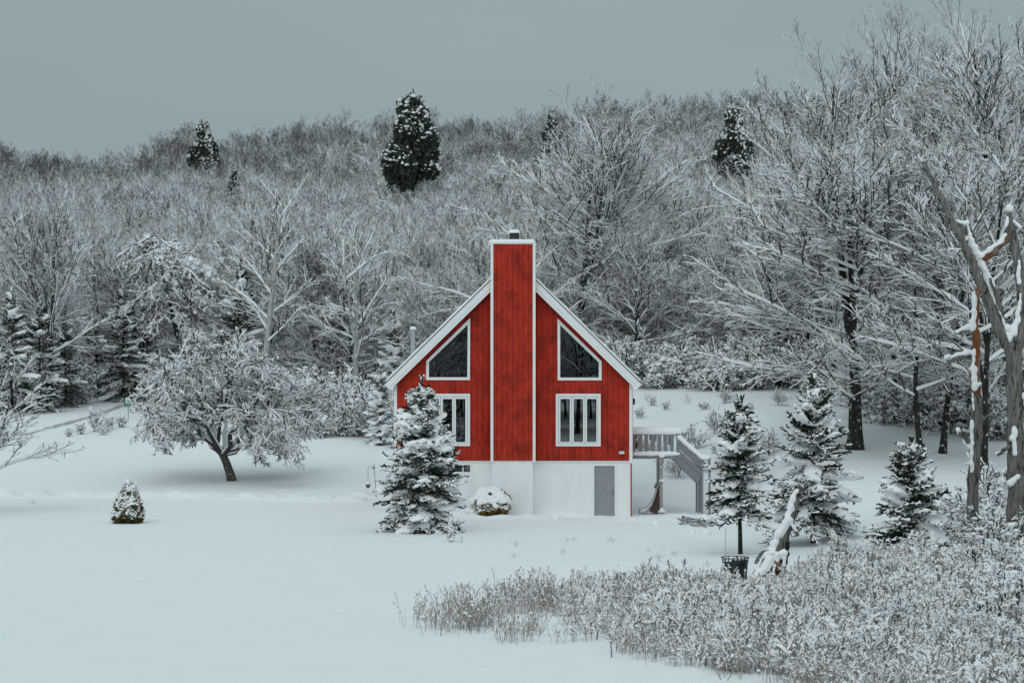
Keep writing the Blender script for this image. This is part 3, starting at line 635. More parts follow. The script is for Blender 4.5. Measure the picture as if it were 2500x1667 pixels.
# ------------------------------------------------------------------ bare trees
def grow(rg, S, D, Ln, n, wig, trop):
    N_ = len(S); P = np.empty((N_, n, 3)); P[:, 0] = S; d = unit(D); st = (Ln/(n-1))[:, None]
    tr = np.broadcast_to(np.asarray(trop, float), (N_,))[:, None]*Z3
    for k in range(1, n):
        d = unit(d+rg.normal(0, wig, (N_, 3))+tr); P[:, k] = P[:, k-1]+d*st
    return P
def kids(rg, P, Rr, Lp, c, t0, t1, ang, lr, rr, shape=.6, roll=.35, n=4, wig=.1, trop=0, minr=.003, lenmin=.1):
    B, m, _ = P.shape
    t = t0+(t1-t0)*(np.arange(c)[None]+rg.random((B, c)))/c
    f = t*(m-1); i0 = np.minimum(f.astype(int), m-2); f = (f-i0)[..., None]; b = np.arange(B)[:, None]
    pos = P[b, i0]*(1-f)+P[b, i0+1]*f; tan = unit(P[b, i0+1]-P[b, i0]); r = Rr[b, i0]*(1-f[..., 0])+Rr[b, i0+1]*f[..., 0]
    ref = np.cross(tan, Z3)+rg.normal(0, .12, tan.shape); u = unit(ref-tan*np.sum(ref*tan, -1, keepdims=True)); v = np.cross(u, tan)
    side = np.where((np.arange(c)[None]+rg.integers(0, 2, (B, 1))) % 2 == 0, 1., -1.)
    ro = rg.normal(.1, roll, (B, c)); w_ = u*(np.cos(ro)*side)[..., None]+v*np.sin(ro)[..., None]
    a = rg.normal(ang, .16, (B, c))[..., None]
    d = np.cos(a)*tan+np.sin(a)*w_
    ln = np.maximum(Lp[:, None]*lr*(1-shape*t)*rg.uniform(.65, 1.25, (B, c)), lenmin)
    r0 = np.maximum(np.minimum(r*rr, r*.9), minr)
    S = pos.reshape(-1, 3); ln = ln.ravel(); r0 = r0.ravel()
    Pc = grow(rg, S, d.reshape(-1, 3), ln, n, wig, trop)
    Rc = r0[:, None]*np.linspace(1, .35, n)[None]
    return Pc, np.maximum(Rc, minr*.7), ln
def snowon(rg, P, amt, lump=.35, top=None):
    T = unit(np.gradient(P, axis=1)); h = np.sqrt(np.clip(1-T[..., 2]**2, 0, 1))
    if top: amt = amt*(1-.8*ss(.78*top, 1.02*top, P[..., 2]))
    return amt*np.clip((h-.04)/.34, 0, 1)*np.clip(rg.normal(1, lump, h.shape), .05, 2)
def bare_tree(seed, H, r0, limbs=16, first=.16, ang=.8, spread=.42, nb=9, nt=6, nl=4, sn=.03, twr=.006, trop=.008, wig=.06, fork=2, bark='bark', twig='twig', lean=(0, 0), droop=0., sweep=.0, lvl4=True):
    rg = np.random.default_rng(seed)
    tr, cr = Acc(), Acc()
    # leaders
    stems = []
    d0 = np.array([[lean[0], lean[1], 1.]])
    nP = 14
    P = grow(rg, np.array([[0, 0, -.3]]), d0, np.array([H*.96]), nP, .035, .02); stems.append((P[0], r0*np.linspace(1, .12, nP)**1.0))
    for k in range(fork):
        i0 = rg.integers(3, 6); az = rg.random()*6.28
        Q = grow(rg, P[:, i0], np.array([[math.cos(az)*.35, math.sin(az)*.35, 1.]]), np.array([H*(.97-i0/nP)*rg.uniform(.8, 1)]), nP, .05, .05)
        stems.append((Q[0], stems[0][1][i0]*.75*np.linspace(1, .15, nP)))
    for k, (p, r) in enumerate(stems):
        r = r.copy()
        if k == 0: r[0] *= 1.45; r[1] *= 1.06
        tube(tr, p, r, 0., 12, (0, 0))
    LP, LR, LL = [], [], []
    for k, (p, r) in enumerate(stems):
        c = limbs if k == 0 else int(limbs*.6)
        t = np.clip((np.arange(c)+rg.random(c))/c*(.97-(first if k == 0 else .2))+(first if k == 0 else .2), 0, .98)
        az = np.arange(c)*2.4+rg.random()*6+rg.normal(0, .4, c)
        i0 = np.minimum((t*(nP-1)).astype(int), nP-2); f = (t*(nP-1)-i0)[:, None]
        pos = p[i0]*(1-f)+p[i0+1]*f; a = ang*(1.12-.55*t)+rg.normal(0, .12, c)
        d = np.stack([np.sin(a)*np.cos(az), np.sin(a)*np.sin(az), np.cos(a)], -1)
        ln = H*spread*np.clip(np.minimum(1.15-.72*t, .62+1.5*t), .18, 1)*rg.uniform(.75, 1.15, c)*(1 if k == 0 else .8)
        LP.append(grow(rg, pos, d, ln, 9, wig, trop-droop)); rr = np.minimum(r[i0]*.5, .0065*ln+.008); LR.append(rr[:, None]*np.linspace(1, .25, 9)); LL.append(ln)
    P1, R1, L1 = np.concatenate(LP), np.concatenate(LR), np.concatenate(LL)
    tube(cr, P1, R1, snowon(rg, P1, sn*1.8+R1*.6, .25, H), 8)
    P2, R2, L2 = kids(rg, P1, R1, L1, nb, .10, .98, .62, .60, .5, .55, .5, 6, wig*.9, trop*.6-droop, twr)
    tube(cr, P2, R2, snowon(rg, P2, sn, .3, H), 4)
    P3, R3, L3 = kids(rg, P2, R2, L2, nt, .12, .98, .62, .50, .55, .5, .6, 3, wig*1.1, trop*.5-droop, twr)
    tube(cr, P3, R3, snowon(rg, P3, sn*.6, .35, H), 4)
    if nl:
        P4, R4, L4 = kids(rg, P3, R3, L3, nl, .12, .95, .62, .6, .7, .4, .7, 2, wig*1.4, trop*.3-droop, twr*.8)
        tube(cr, P4, R4, snowon(rg, P4, sn*.48, .35, H), 4)
    return tr, cr
def two(t, name, bark, twig): return [('trunk', t[0].mesh(name+'_trunk', [bark, 'snow'], True)), ('crown', t[1].mesh(name+'_crown', [twig, 'snow']))]
def joined(t, name, bark, twig):
    A = Acc(); V, Q, QM, T, TM = t[0].arrays(); A.add(V, Q, 2); A.merge(t[1]); me = A.mesh(name, [twig, 'snow', bark]); return me
MID = [two(bare_tree(10+k, 15, .17, limbs=(16, 19, 15, 18, 17)[k], first=(.2, .14, .28, .18, .22)[k], ang=(1.1, 1.25, .95, 1.05, 1.3)[k], spread=(.44, .46, .42, .44, .40)[k], fork=(2, 1, 3, 2, 0)[k], nb=9, nt=7, nl=3, sn=.052, twr=.0034, wig=.06), 'forest_tree', 'bark', 'twig') for k in range(5)]
FAR = [joined(bare_tree(30+k, 13, .17, limbs=14, first=.2, ang=(1.15, 1.0, 1.25, 1.1)[k], spread=.48, fork=2, nb=8, nt=6, nl=3, sn=.055, twr=.0045, wig=.07), 'far_tree', 'bark', 'twigfar') for k in range(4)]
RIDGE = [joined(bare_tree(40+k, 13, .15, limbs=12, first=.25, ang=.65, spread=.40, fork=3, nb=8, nt=5, nl=3, sn=.010, twr=.007, wig=.07), 'ridge_tree', 'bark', 'ridgetwig') for k in range(2)]

# ------------------------------------------------------------------ shrubs
def shrub(seed, H, stems=14, spread=.7, nb=7, nt=5, sn=.05, twr=.005, wig=.12, lumps=60, lr=.07, stalk='twig'):
    rg = np.random.default_rng(seed); A = Acc(); S = Acc()
    az = rg.random(stems)*6.28; a = np.abs(rg.normal(0, spread*.6, stems))+.05
    D = np.stack([np.sin(a)*np.cos(az), np.sin(a)*np.sin(az), np.cos(a)], -1); st = rg.normal(0, .10*H, (stems, 3))*[1, 1, 0]+[0, 0, -.1]
    ln = H*rg.uniform(.7, 1.1, stems)
    P = grow(rg, st, D, ln, 8, wig*.7, -.05); Rr = (.008+.008*H/2)*np.linspace(1, .3, 8)[None]*np.ones((stems, 1))
    tube(A, P, Rr, snowon(rg, P, sn*.8), 4)
    P2, R2, L2 = kids(rg, P, Rr, ln, nb, .25, .98, .75, .42, .6, .4, .8, 5, wig, -.02, twr)
    tube(A, P2, R2, snowon(rg, P2, sn), 4)
    P3, R3, L3 = kids(rg, P2, R2, L2, nt, .2, .98, .75, .5, .7, .4, .8, 4, wig*1.4, -.02, twr)
    tube(A, P3, R3, snowon(rg, P3, sn), 4)
    if lumps:
        q = P3.reshape(-1, 3)[rg.integers(0, P3.shape[0]*P3.shape[1], lumps)]
        r = lr*rg.uniform(.5, 1.3, lumps); blobs(S, q+np.c_[np.zeros((lumps, 2)), r*.3], np.stack([r*rg.uniform(.8, 1.6, lumps), r*rg.uniform(.8, 1.6, lumps), r*.7], -1), sub=1, rng=rg, jit=.1)
    return A, S
def shrub_parts(t, name, stalk='twig'): return [('branches', t[0].mesh(name+'_branches', [stalk, 'snow'])), ('snow_load', t[1].mesh(name+'_snow', ['snow'], True))]
SHR = [shrub_parts(shrub(60+k, (2.6, 2.0, 3.2, 1.6)[k], 16, (.8, .9, .7, .9)[k], 7, 6, .045, .006, .13, (140, 120, 110, 90)[k], .11), 'snowy_shrub') for k in range(4)]

# ------------------------------------------------------------------ conifers
def spruce(seed, H, Rb, z0=.15, wh=.26, pads=.45, padr=.15, sn=.022, leader=.12, cover=.6, vox=.03, clump=.0, name='spruce', k2=12, k3=5, nbr=(7, 10), droop=-.38):
    rg = np.random.default_rng(seed); tr, nd, pd = Acc(), Acc(), Acc()
    P = grow(rg, np.array([[0, 0, -.2]]), np.array([[0, 0, 1.]]), np.array([H+.2]), 12, .01, .02)[0]
    tube(tr, P, (H*.016)*np.linspace(1, .12, 12), 0., 12, (0, 0))
    S, D, Ln, zz = [], [], [], []
    z = z0
    while z < H*(1-leader):
        fz = (z-z0)/(H-z0); nb = rg.integers(*nbr); o = rg.random()*6.28
        for k in range(nb):
            az = o+k*6.283/nb+rg.normal(0, .2); el = droop+(.67-droop)*fz+rg.normal(0, .12)
            S.append((0, 0, z+rg.normal(0, wh*.3))); D.append((math.cos(az)*math.cos(el), math.sin(az)*math.cos(el), math.sin(el)))
            Ln.append((Rb*(1-fz)**.82*rg.uniform(.72, 1.12)+.10)); zz.append(fz)
        z += wh*(1-.45*fz)
    S, D, Ln, zz = map(np.array, (S, D, Ln, zz))
    B = grow(rg, S, D, Ln, 7, .07, -.07+.10*zz); wgt = np.linspace(0, 1, 7)**2; B[:, :, 2] += (wgt*.10)[None]*Ln[:, None]   # tips turn up
    Rb_ = np.full((len(B), 7), .024)
    has = rg.random(len(B)) < cover
    tube(nd, B, Rb_, snowon(rg, B, sn)*has[:, None], 4)
    P2, R2, L2 = kids(rg, B, Rb_, Ln, k2, .12, 1, .8, .42, 1, .62, .3, 4, .08, -.05, .019, .1)
    R2 = np.full(R2.shape, .023)*np.linspace(1, .6, 4); h2 = np.repeat(has, k2)
    tube(nd, P2, R2, snowon(rg, P2, sn)*(h2 & (rg.random(len(P2)) < .85))[:, None], 4)
    P3, R3, L3 = kids(rg, P2, R2, L2, k3, .1, 1, .75, .48, 1, .5, .6, 2, .1, -.03, .016, .09)
    R3 = np.full(R3.shape, .021)*np.array([1, .5]); h3 = np.repeat(h2, k3)
    tube(nd, P3, R3, snowon(rg, P3, sn*.9)*(h3 & (rg.random(len(P3)) < .8))[:, None], 4)
    # leader shoots
    for k in range(8):
        az = rg.random()*6.28; b = np.array([0, 0, H*(1-leader*(.95 if k < 3 else .5))]); e = b+np.array([math.cos(az)*.12, math.sin(az)*.12, .26+.16*rg.random()])*(H/5)
        q = np.linspace(0, 1, 4)[:, None]*(e-b)+b; tube(nd, q, np.full(4, .022), np.full(4, sn*.8), 4)
    tube(nd, np.linspace(0, 1, 5)[:, None]*np.array([0, 0, H*leader*1.05])+[0, 0, H*(1-leader*1.05)], np.full(5, .025), 0., 4)
    # pads of snow fused together
    for k in np.where(has)[0]:
        if rg.random() > pads: continue
        t = np.linspace(.3, .97, max(3, int(Ln[k]/.09))); f = t*6; i0 = np.minimum(f.astype(int), 5); f = (f-i0)[:, None]
        c = B[k, i0]*(1-f)+B[k, i0+1]*f; wd = padr*np.clip(Ln[k], .35, 1.5)**.5*rg.uniform(.6, 1.2)
        lat = unit(np.cross(D[k], Z3))
        for s in (-1, 0, 1):
            rr = wd*rg.uniform(.55, 1.15, len(c))*(1 if s == 0 else .8)
            blobs(pd, c+lat*s*wd*.95+np.c_[np.zeros((len(c), 2)), np.full(len(c), .035+wd*.12-abs(s)*wd*.3)], np.stack([rr, rr, rr*.55], -1), sub=1)
    blobs(pd, [(0, 0, H*(1-leader)), (.05, .02, H*(1-leader)-.08)], [[.13, .13, .1]]*2, sub=2)
    return [('trunk', tr.mesh(name+'_trunk', ['bark'], True)), ('foliage', nd.mesh(name+'_foliage', ['needle', 'snow'])), ('snow_load', remesh(pd, name+'_snow', vox, smooth_it=2))]
def leafy(seed, H, Rb, lobes, n, ls, m, snowfrac=.35, snr=.1, pts=None, core=.75, name='bush'):
    """evergreen made of many small leaf sprays on a lumpy body, with snow caught on the upper sides"""
    rg = np.random.default_rng(seed); A, S, C = Acc(), Acc(), Acc()
    pts = np.array(pts)                         # lobes: x,y,z,rx,rz
    w_ = pts[:, 3]**2; k = rg.choice(len(pts), n, p=w_/w_.sum())
    d = unit(rg.normal(0, 1, (n, 3))); rad = rg.uniform(.72, 1.05, n)
    p = pts[k, :3]+d*np.stack([pts[k, 3], pts[k, 3], pts[k, 4]], -1)*rad[:, None]
    o = unit(d+rg.normal(0, .5, (n, 3))+[0, 0, .25]); s = unit(np.cross(o, rg.normal(0, 1, (n, 3)))); l_ = ls*rg.uniform(.6, 1.4, n)[:, None]
    V = np.stack([p-o*l_*.4, p+s*l_*.35, p+o*l_*.8, p-s*l_*.35], 1)
    A.add(V.reshape(-1, 3), np.arange(4*n).reshape(-1, 4))
    up = (d[:, 2] > -.15); idx = np.where(up)[0]; idx = idx[rg.random(len(idx)) < snowfrac*n/len(idx)*.25]
    r = snr*rg.uniform(.4, 1.25, len(idx))
    blobs(S, p[idx]+np.c_[np.zeros((len(idx), 2)), r*.3], np.stack([r*rg.uniform(.7, 1.5, len(idx)), r*rg.uniform(.7, 1.5, len(idx)), r*.7], -1), sub=1, rng=rg)
    for q in pts: blobs(C, [q[:3]], [[q[3]*core, q[3]*core, q[4]*core]], sub=2, rng=rg, jit=.05)
    tube(C, np.array([(0, 0, -.3), (0, 0, H*.3), (0, 0, H*.7)]), np.array([.05, .045, .02])*H/2, 0., 12, (0, 0))
    return [('core', C.mesh(name+'_core', [m], True)), ('foliage', A.mesh(name+'_foliage', [m])), ('snow_load', S.mesh(name+'_snow', ['snow'], True))]

# feature conifers ----------------------------------------------------------
def place(px, py, ymin=38): return at(px, py, ymin)
p = place(1030, 1296); f_ = p[1]/F
copies(spruce(101, (1296-925)*f_, 132*f_, .10, .185, .55, .17, .034, .10, .86, .055), 'spruce_tree', p, .3, 1, 'large snow-laden spruce standing before the red house corner', 'tree')
p = place(1808, 1352); f_ = p[1]/F
copies(spruce(102, (1352-972)*f_, 100*f_, 1.45, .22, .5, .16, .028, .10, .8, .055, nbr=(5, 8), droop=-.22), 'spruce_tree', p, 1.1, 1, 'spruce with a bare lower trunk rising behind the black plastic tub', 'tree')
p = place(1985, 1325); f_ = p[1]/F
copies(spruce(103, (1325-922)*f_, 128*f_, .85, .23, .5, .17, .03, .10, .82, .055, nbr=(5, 8), droop=-.28), 'spruce_tree', p, 2.0, 1, 'tallest of the yard spruces, behind the broken snowy stump', 'tree')
p = place(2225, 1372); f_ = p[1]/F
copies(spruce(104, (1372-1065)*f_, 126*f_, .1, .20, .5, .17, .028, .13, .75, .055, nbr=(5, 8), droop=-.3), 'spruce_tree', p, .7, 1, 'low broad spruce with a thin bare leader beside the dead snags', 'tree')
p = place(313, 1276); f_ = p[1]/F; H = 100*f_
copies(leafy(111, H, .6, None, 7000, .075, 'olive', .62, .062, [(0, 0, H*.22, .62, .45), (0, 0, H*.42, .55, .5), (.03, 0, H*.62, .40, .45), (0, 0, H*.8, .24, .35), (.3, -.2, .2, .32, .25), (-.3, -.25, .22, .3, .28), (-.1, -.35, .5, .28, .3), (.2, -.28, .75, .25, .3)], .72, 'arborvitae'), 'arborvitae', p, 0, 1, 'small cone-shaped evergreen bush alone on the open lawn', 'bush')
A = Acc(); x, y, z = p
blobs(A, [(x-.02, y, z+H*.93), (x+.05, y, z+H*.86), (x+.12, y-.05, z+H*.8), (x-.03, y, z+H*1.0)], [[.15, .15, .14], [.2, .18, .16], [.2, .2, .15], [.1, .1, .12]], sub=2)
cap = bpy.data.objects[[o.name for o in bpy.data.objects if o.name.startswith('arborvitae')][0]]
link('snow_cap', remesh(A, 'snow_cap', .03, org=p), cap)
p = W(1201, 1246, 88.6); p = (p[0], p[1], ground(p[0], p[1]))
yb2 = copies(leafy(112, 1.2, .6, None, 6500, .085, 'yellow', .7, .055, [(.1, 0, .32, .55, .4), (-.35, .1, .4, .38, .35), (.2, .1, .65, .55, .4), (-.2, .1, .75, .5, .35), (.35, -.3, .3, .3, .28), (-.05, -.35, .35, .3, .3), (.5, 0, .45, .25, .25), (-.55, -.1, .3, .25, .2), (-.3, -.3, .2, .25, .22)], .5, 'yellow_shrub'), 'evergreen_shrub', p, 0, 1, 'yellow green evergreen shrub under a dome of snow by the foundation', 'bush')
A = Acc(); rg = np.random.default_rng(3)
for k in range(170):
    a = rg.random()*6.28; r = rg.random()**.5*.8; blobs(A, [(p[0]+r*math.cos(a)*1.0-.08, p[1]+r*math.sin(a)*.9, p[2]+1.2-1.0*r*r-.08*rg.random()-.1*math.sin(a*3)*r)], rg.uniform(.08, .19), .75, 1)
for k in range(26): blobs(A, [(p[0]-.75+rg.normal(0, .14), p[1]+.1+rg.normal(0, .2), p[2]+.35+rg.normal(0, .2))], rg.uniform(.08, .16), .7, 1)
link('snow_cap', remesh(A, 'snow_cap', .03, org=p), yb2)
sh2 = shrub(77, .75, 7, .6, 5, 3, .012, .005, .15, 10, .05)
copies(shrub_parts(sh2, 'twiggy_shrub', 'stalk'), 'leafless_shrub', (p[0]+.3, p[1]+.6, ground(p[0]+.3, p[1]+.6)+.25), 0, 1.4, 'twiggy brown shrub poking up behind the snow-domed yellow shrub', 'bush')
# sapling in front of the big spruce
p = place(1101, 1322); sp = spruce(105, 2.4, .26, .2, .28, 1, .2, .045, .14, 1, .045, name='sapling', k2=7, k3=3)
copies(sp, 'spruce_sapling', p, 0, .4, 'knee-high sapling thick with snow in front of the big spruce', 'tree')
p = place(1127, 1324); copies(sp, 'spruce_sapling', (p[0], p[1], p[2]-.1), 1, .13, 'tiny dark seedling poking out beside the snowy sapling', 'tree')

# ------------------------------------------------------------------ apple tree
p = place(566, 1173); f_ = p[1]/F
rg = np.random.default_rng(200); tr, cr = Acc(), Acc()
def pxl(pts, y, org): return np.array([((a-1250)/F*y-org[0], dy, CH+(HY-b)/F*y-org[2]) for a, b, dy in pts])
stem = pxl([(568, 1184, 0), (563, 1160, 0), (553, 1130, 0), (541, 1105, 0.05), (528, 1088, .1)], p[1], p); tube(tr, stem, np.array([.3, .225, .2, .185, .18]), 0., 12, (0, 0))
ends = [[(541, 1108, 0), (520, 1085, -.3), (495, 1050, -.8), (470, 1000, -1.4), (440, 960, -2), (425, 930, -2.6), (405, 945, -3)],
 [(532, 1095, 0), (508, 1060, .2), (500, 1010, .4), (490, 960, .5), (480, 920, .3), (490, 885, .2), (500, 860, 0)],
 [(545, 1112, 0), (548, 1080, .4), (545, 1040, .9), (548, 1000, 1.5), (560, 945, 2), (570, 905, 2.3), (590, 870, 2.4)],
 [(545, 1112, 0), (580, 1090, -.3), (610, 1070, -.7), (640, 1030, -1.2), (660, 980, -1.6), (678, 950, -2), (695, 930, -2.2)],
 [(548, 1110, 0), (590, 1086, .4), (630, 1092, .8), (655, 1098, 1.2), (662, 1075, 1.5), (690, 1045, 1.8), (722, 1050, 2)],
 [(535, 1100, 0), (500, 1075, .6), (450, 1055, 1.2), (410, 1030, 1.8), (400, 1020, 2.2), (385, 1035, 2.5), (372, 1052, 2.8)],
 [(530, 1092, 0), (540, 1040, -.6), (560, 990, -1.4), (575, 930, -2), (600, 905, -2.4), (635, 895, -2.6), (660, 905, -2.8)],
 [(530, 1092, 0), (510, 1030, .8), (480, 980, 1.8), (440, 930, 2.4), (420, 905, 2.8), (405, 890, 3), (390, 900, 3.2)],
 [(545, 1110, 0), (590, 1060, .8), (630, 1010, 1.6), (680, 980, 2.4), (705, 975, 3), (735, 990, 3.3), (755, 1020, 3.5)],
 [(540, 1105, 0), (520, 1060, -1), (500, 1020, -1.9), (470, 1010, -2.7), (430, 1010, -3.3), (415, 1030, -3.8), (395, 1050, -4)],
 [(545, 1110, 0), (570, 1060, -1), (600, 1020, -1.9), (640, 1000, -2.7), (680, 1000, -3.3), (705, 1020, -3.8), (728, 1055, -4)]]
lim = np.stack([pxl(e_, p[1], p) for e_ in ends])
lim = np.stack([np.stack([np.interp(np.linspace(0, 6, 13), np.arange(7), q[:, k]) for k in range(3)], -1) for q in lim])+0
lim[:, 1:] += rg.normal(0, .07, lim[:, 1:].shape)
LR_ = .12*np.linspace(1, .14, 13)[None]*rg.uniform(.75, 1.15, (len(lim), 1)); LLn = np.linalg.norm(np.diff(lim, axis=1), axis=-1).sum(1)
tube(cr, lim, LR_, snowon(rg, lim, .05), 8)
P2, R2, L2 = kids(rg, lim, LR_, LLn, 21, .22, .99, .8, .36, .5, .35, 1.1, 8, .2, -.03, .008)
tube(cr, P2, R2, snowon(rg, P2, .052), 4)
P3, R3, L3 = kids(rg, P2, R2, L2, 9, .15, .99, .8, .45, .6, .4, 1.0, 4, .22, -.035, .006)
tube(cr, P3, R3, snowon(rg, P3, .042), 4)
P4, R4, L4 = kids(rg, P3, R3, L3, 7, .15, .98, .75, .6, .7, .4, 1, 2, .22, -.02, .0045, .12)
tube(cr, P4, R4, snowon(rg, P4, .024), 4)
S_ = Acc(); nlp = 1500; q = P3.reshape(-1, 3)[rg.integers(0, P3.shape[0]*P3.shape[1], nlp)]; r = rg.uniform(.025, .075, nlp)
blobs(S_, q, np.stack([r*rg.uniform(.8, 1.8, nlp), r*rg.uniform(.8, 1.8, nlp), r*.7], -1), sub=1, rng=rg)
copies([('trunk', tr.mesh('apple_trunk', ['applebark'], True)), ('crown', cr.mesh('apple_crown', ['twig', 'snow'])), ('snow_load', S_.mesh('apple_snow', ['snow'], True))], 'apple_tree', p, 0, 1, 'old leaning apple tree with wide snow-covered crown on the lawn', 'tree')

# ------------------------------------------------------------------ large named trees
def big(px, py_base, Yd, top, label, seed, **k):
    x = (px-1250)/F*Yd; z = ground(x, Yd); H = CH+(HY-top)/F*Yd-z
    if 'use' in k: return copies(MID[k['use']], 'maple_tree', (x, Yd, z), seed, H/15, label, 'tree')
    kw = dict(r0=H*.016, limbs=17, first=.14, ang=1.05, spread=.44, nb=9, nt=7, nl=3, sn=.052, twr=.0034, wig=.055, fork=2); kw.update(k)
    t = bare_tree(seed, H, kw.pop('r0'), **kw)
    return copies(two(t, 'maple', kw.get('bark', 'bark'), 'twig'), 'maple_tree', (x, Yd, z), 0, 1, label, 'tree')
big(2087, 1105, 101.5, 330, 'big maple with thick dark trunk and low sweeping branches on the slope', 301, r0=.34, limbs=24, first=.17, ang=1.35, spread=.55, fork=2, trop=.0)
big(1412, 0, 150, 258, 'tall vase-shaped maple with twin trunks rising behind the house roof', 302, r0=.3, limbs=22, first=.2, ang=1.2, spread=.50, fork=3, trop=.01)
big(2035, 0, 128, 170, 'tall maple with sprays of twigs above the treeline beyond the big maple', 303, limbs=15, first=.3, fork=2, ang=1.05)
big(2205, 0, 132, 80, 'tallest bare maple on the slope, its twigs high against the sky', 304, limbs=15, first=.3, fork=3, ang=.95)
big(2345, 0, 124, 100, 'tall bare maple on the slope between the tallest maple and the snags', 305, limbs=15, first=.3, fork=2, ang=1.0)
big(2478, 0, 108, 30, 'tall dark bare maple standing behind the forked dead snag', 306, limbs=15, first=.3, fork=2, ang=1.05)
big(2245, 0, 97, 420, 'slender dark-trunked tree standing beside the low broad spruce', 307, use=4)
big(2300, 0, 100, 360, 'thin tree on the slope just behind the peeling snag', 308, use=3)
big(2190, 0, 112, 380, 'straight dark tree between the big maple and the slender dark-trunked one', 309, use=2)
big(2400, 0, 94, 300, 'dark tree with snow-lined limbs between the two dead snags', 310, use=0)
big(640, 0, 152, 415, 'pale-limbed birch heavy with snow above the apple tree', 311, r0=.3, limbs=14, first=.3, ang=1.05, bark='palebark', sn=.045, nb=7, nt=5, nl=3, spread=.36, fork=0)
big(868, 0, 147, 500, 'pale crooked tree with thick snowy limbs between the birch and the chimney', 314, r0=.24, limbs=13, first=.3, ang=1.0, bark='palebark', sn=.045, nb=7, nt=5, nl=3, spread=.36, fork=1, wig=.12)
big(-25, 0, 92, 830, 'small snow-coated tree whose long twigs reach in over the lawn edge', 312, r0=.10, limbs=14, first=.12, ang=1.15, nb=7, nt=5, nl=3, spread=.5, sn=.03)
big(120, 0, 160, 470, 'snow-thick tree with arching limbs at the wood edge above the driveway', 313, limbs=18, first=.25, ang=.9, sn=.055, spread=.4)

# ------------------------------------------------------------------ dead snags, traced at their depth
def snag(name, base, limbs, label, snow_pts, mats, sub=None):
    o = thing(name, base, label, 'tree')
    Yd = base[1]
    for k, (nm, pts, radii, m) in enumerate(limbs):
        P = pxl(pts, Yd, base); n = 4*(len(P)-1)+1; t = np.linspace(0, len(P)-1, n)
        P = np.stack([np.interp(t, np.arange(len(P)), P[:, q]) for q in range(3)], -1); r = np.interp(t, np.arange(len(radii)), np.array(radii)*Yd/F)
        rg = np.random.default_rng(k); r = r*rg.uniform(.9, 1.1, n); P[1:-1] += rg.normal(0, .012, (n-2, 3))
        A = Acc(); tube(A, P, r, 0., 12, (0, 0))
        A.V[0] = A.V[0]+unit(A.V[0]-np.repeat(P, 12, 0))*(np.repeat(r, 12)*rg.normal(0, .09, n*12))[:, None]
        kk = len(A.V[0])//12; V = A.V[0]; A.add([P[-1]+(P[-1]-P[-2])*.25], None); c = A.n-1
        A.T.append(np.array([((kk-1)*12+j, (kk-1)*12+(j+1) % 12, c) for j in range(12)])); A.TM.append(np.zeros(12, int))
        link(nm, A.mesh(nm, [m], True), o)
    A = Acc(); rg = np.random.default_rng(9)
    for a, b, ra, rb, dy in snow_pts:
        n = max(3, int(math.hypot(a[0]-b[0], a[1]-b[1])/1.5)); t = np.linspace(0, 1, n)
        C = np.stack([np.interp(t, [0, 1], [a[0], b[0]]), np.interp(t, [0, 1], [a[1], b[1]])], -1)+np.stack([np.interp(t, np.linspace(0, 1, max(2, n//5)), rg.normal(0, .10*(ra+rb), max(2, n//5))) for _ in (0, 1)], -1)
        q = pxl([(u_, v_, dy) for u_, v_ in C], Yd, base); rr = np.interp(t, [0, 1], [ra, rb])*Yd/F*np.interp(t, np.linspace(0, 1, max(2, n//4)), rg.uniform(.5, 1.1, max(2, n//4)))
        blobs(A, q, np.stack([rr, rr*1.1, rr], -1), sub=1)
    if A.n: link('snow_load', remesh(A, 'snag_snow', .022, smooth_it=2), o)
    return o
b = place(2376, 1335); bs = (b[0], b[1], b[2])
snag('dead_snag', bs, [
 ('trunk', [(2378, 1350, 0), (2376, 1290, 0), (2374, 1200, 0), (2382, 1100, 0), (2386, 1020, 0), (2383, 960, 0)], [16, 14.5, 13, 14, 13, 11], 'deadwood'),
 ('trunk', [(2383, 965, 0), (2380, 900, 0), (2384, 830, 0), (2378, 790, 0), (2385, 740, 0), (2387, 705, 0)], [11.5, 11, 10, 9, 8, 6], 'rawwood'),
 ('branch', [(2380, 872, 0), (2350, 870, -.1), (2325, 878, -.2), (2308, 884, -.3)], [6, 6, 5, 3], 'deadwood'),
 ('branch', [(2378, 800, 0), (2360, 803, .1), (2345, 810, .2), (2334, 815, .2)], [7, 6, 4, 3], 'deadwood'),
 ('branch', [(2370, 1085, 0), (2350, 1065, -.2), (2338, 1055, -.3)], [7, 5, 4], 'deadwood')],
 'slim grey dead snag with peeled orange wood and stub branches', [
 ((2375, 800), (2379, 715), 8, 9, -.05), ((2377, 793), (2336, 810), 12, 6, -.03), ((2378, 855), (2372, 900), 7, 8, -.12), ((2370, 860), (2308, 873), 9, 7, -.05), ((2374, 890), (2378, 945), 7, 10, -.14), ((2380, 945), (2390, 938), 8, 5, -.15),
 ((2370, 1030), (2370, 1150), 6, 7, -.14), ((2368, 1090), (2338, 1050), 7, 6, -.05), ((2372, 960), (2375, 1000), 4, 4, -.14), ((2384, 795), (2390, 780), 5, 4, 0)], None)
b = place(2485, 1362); bs = (b[0], b[1], b[2])
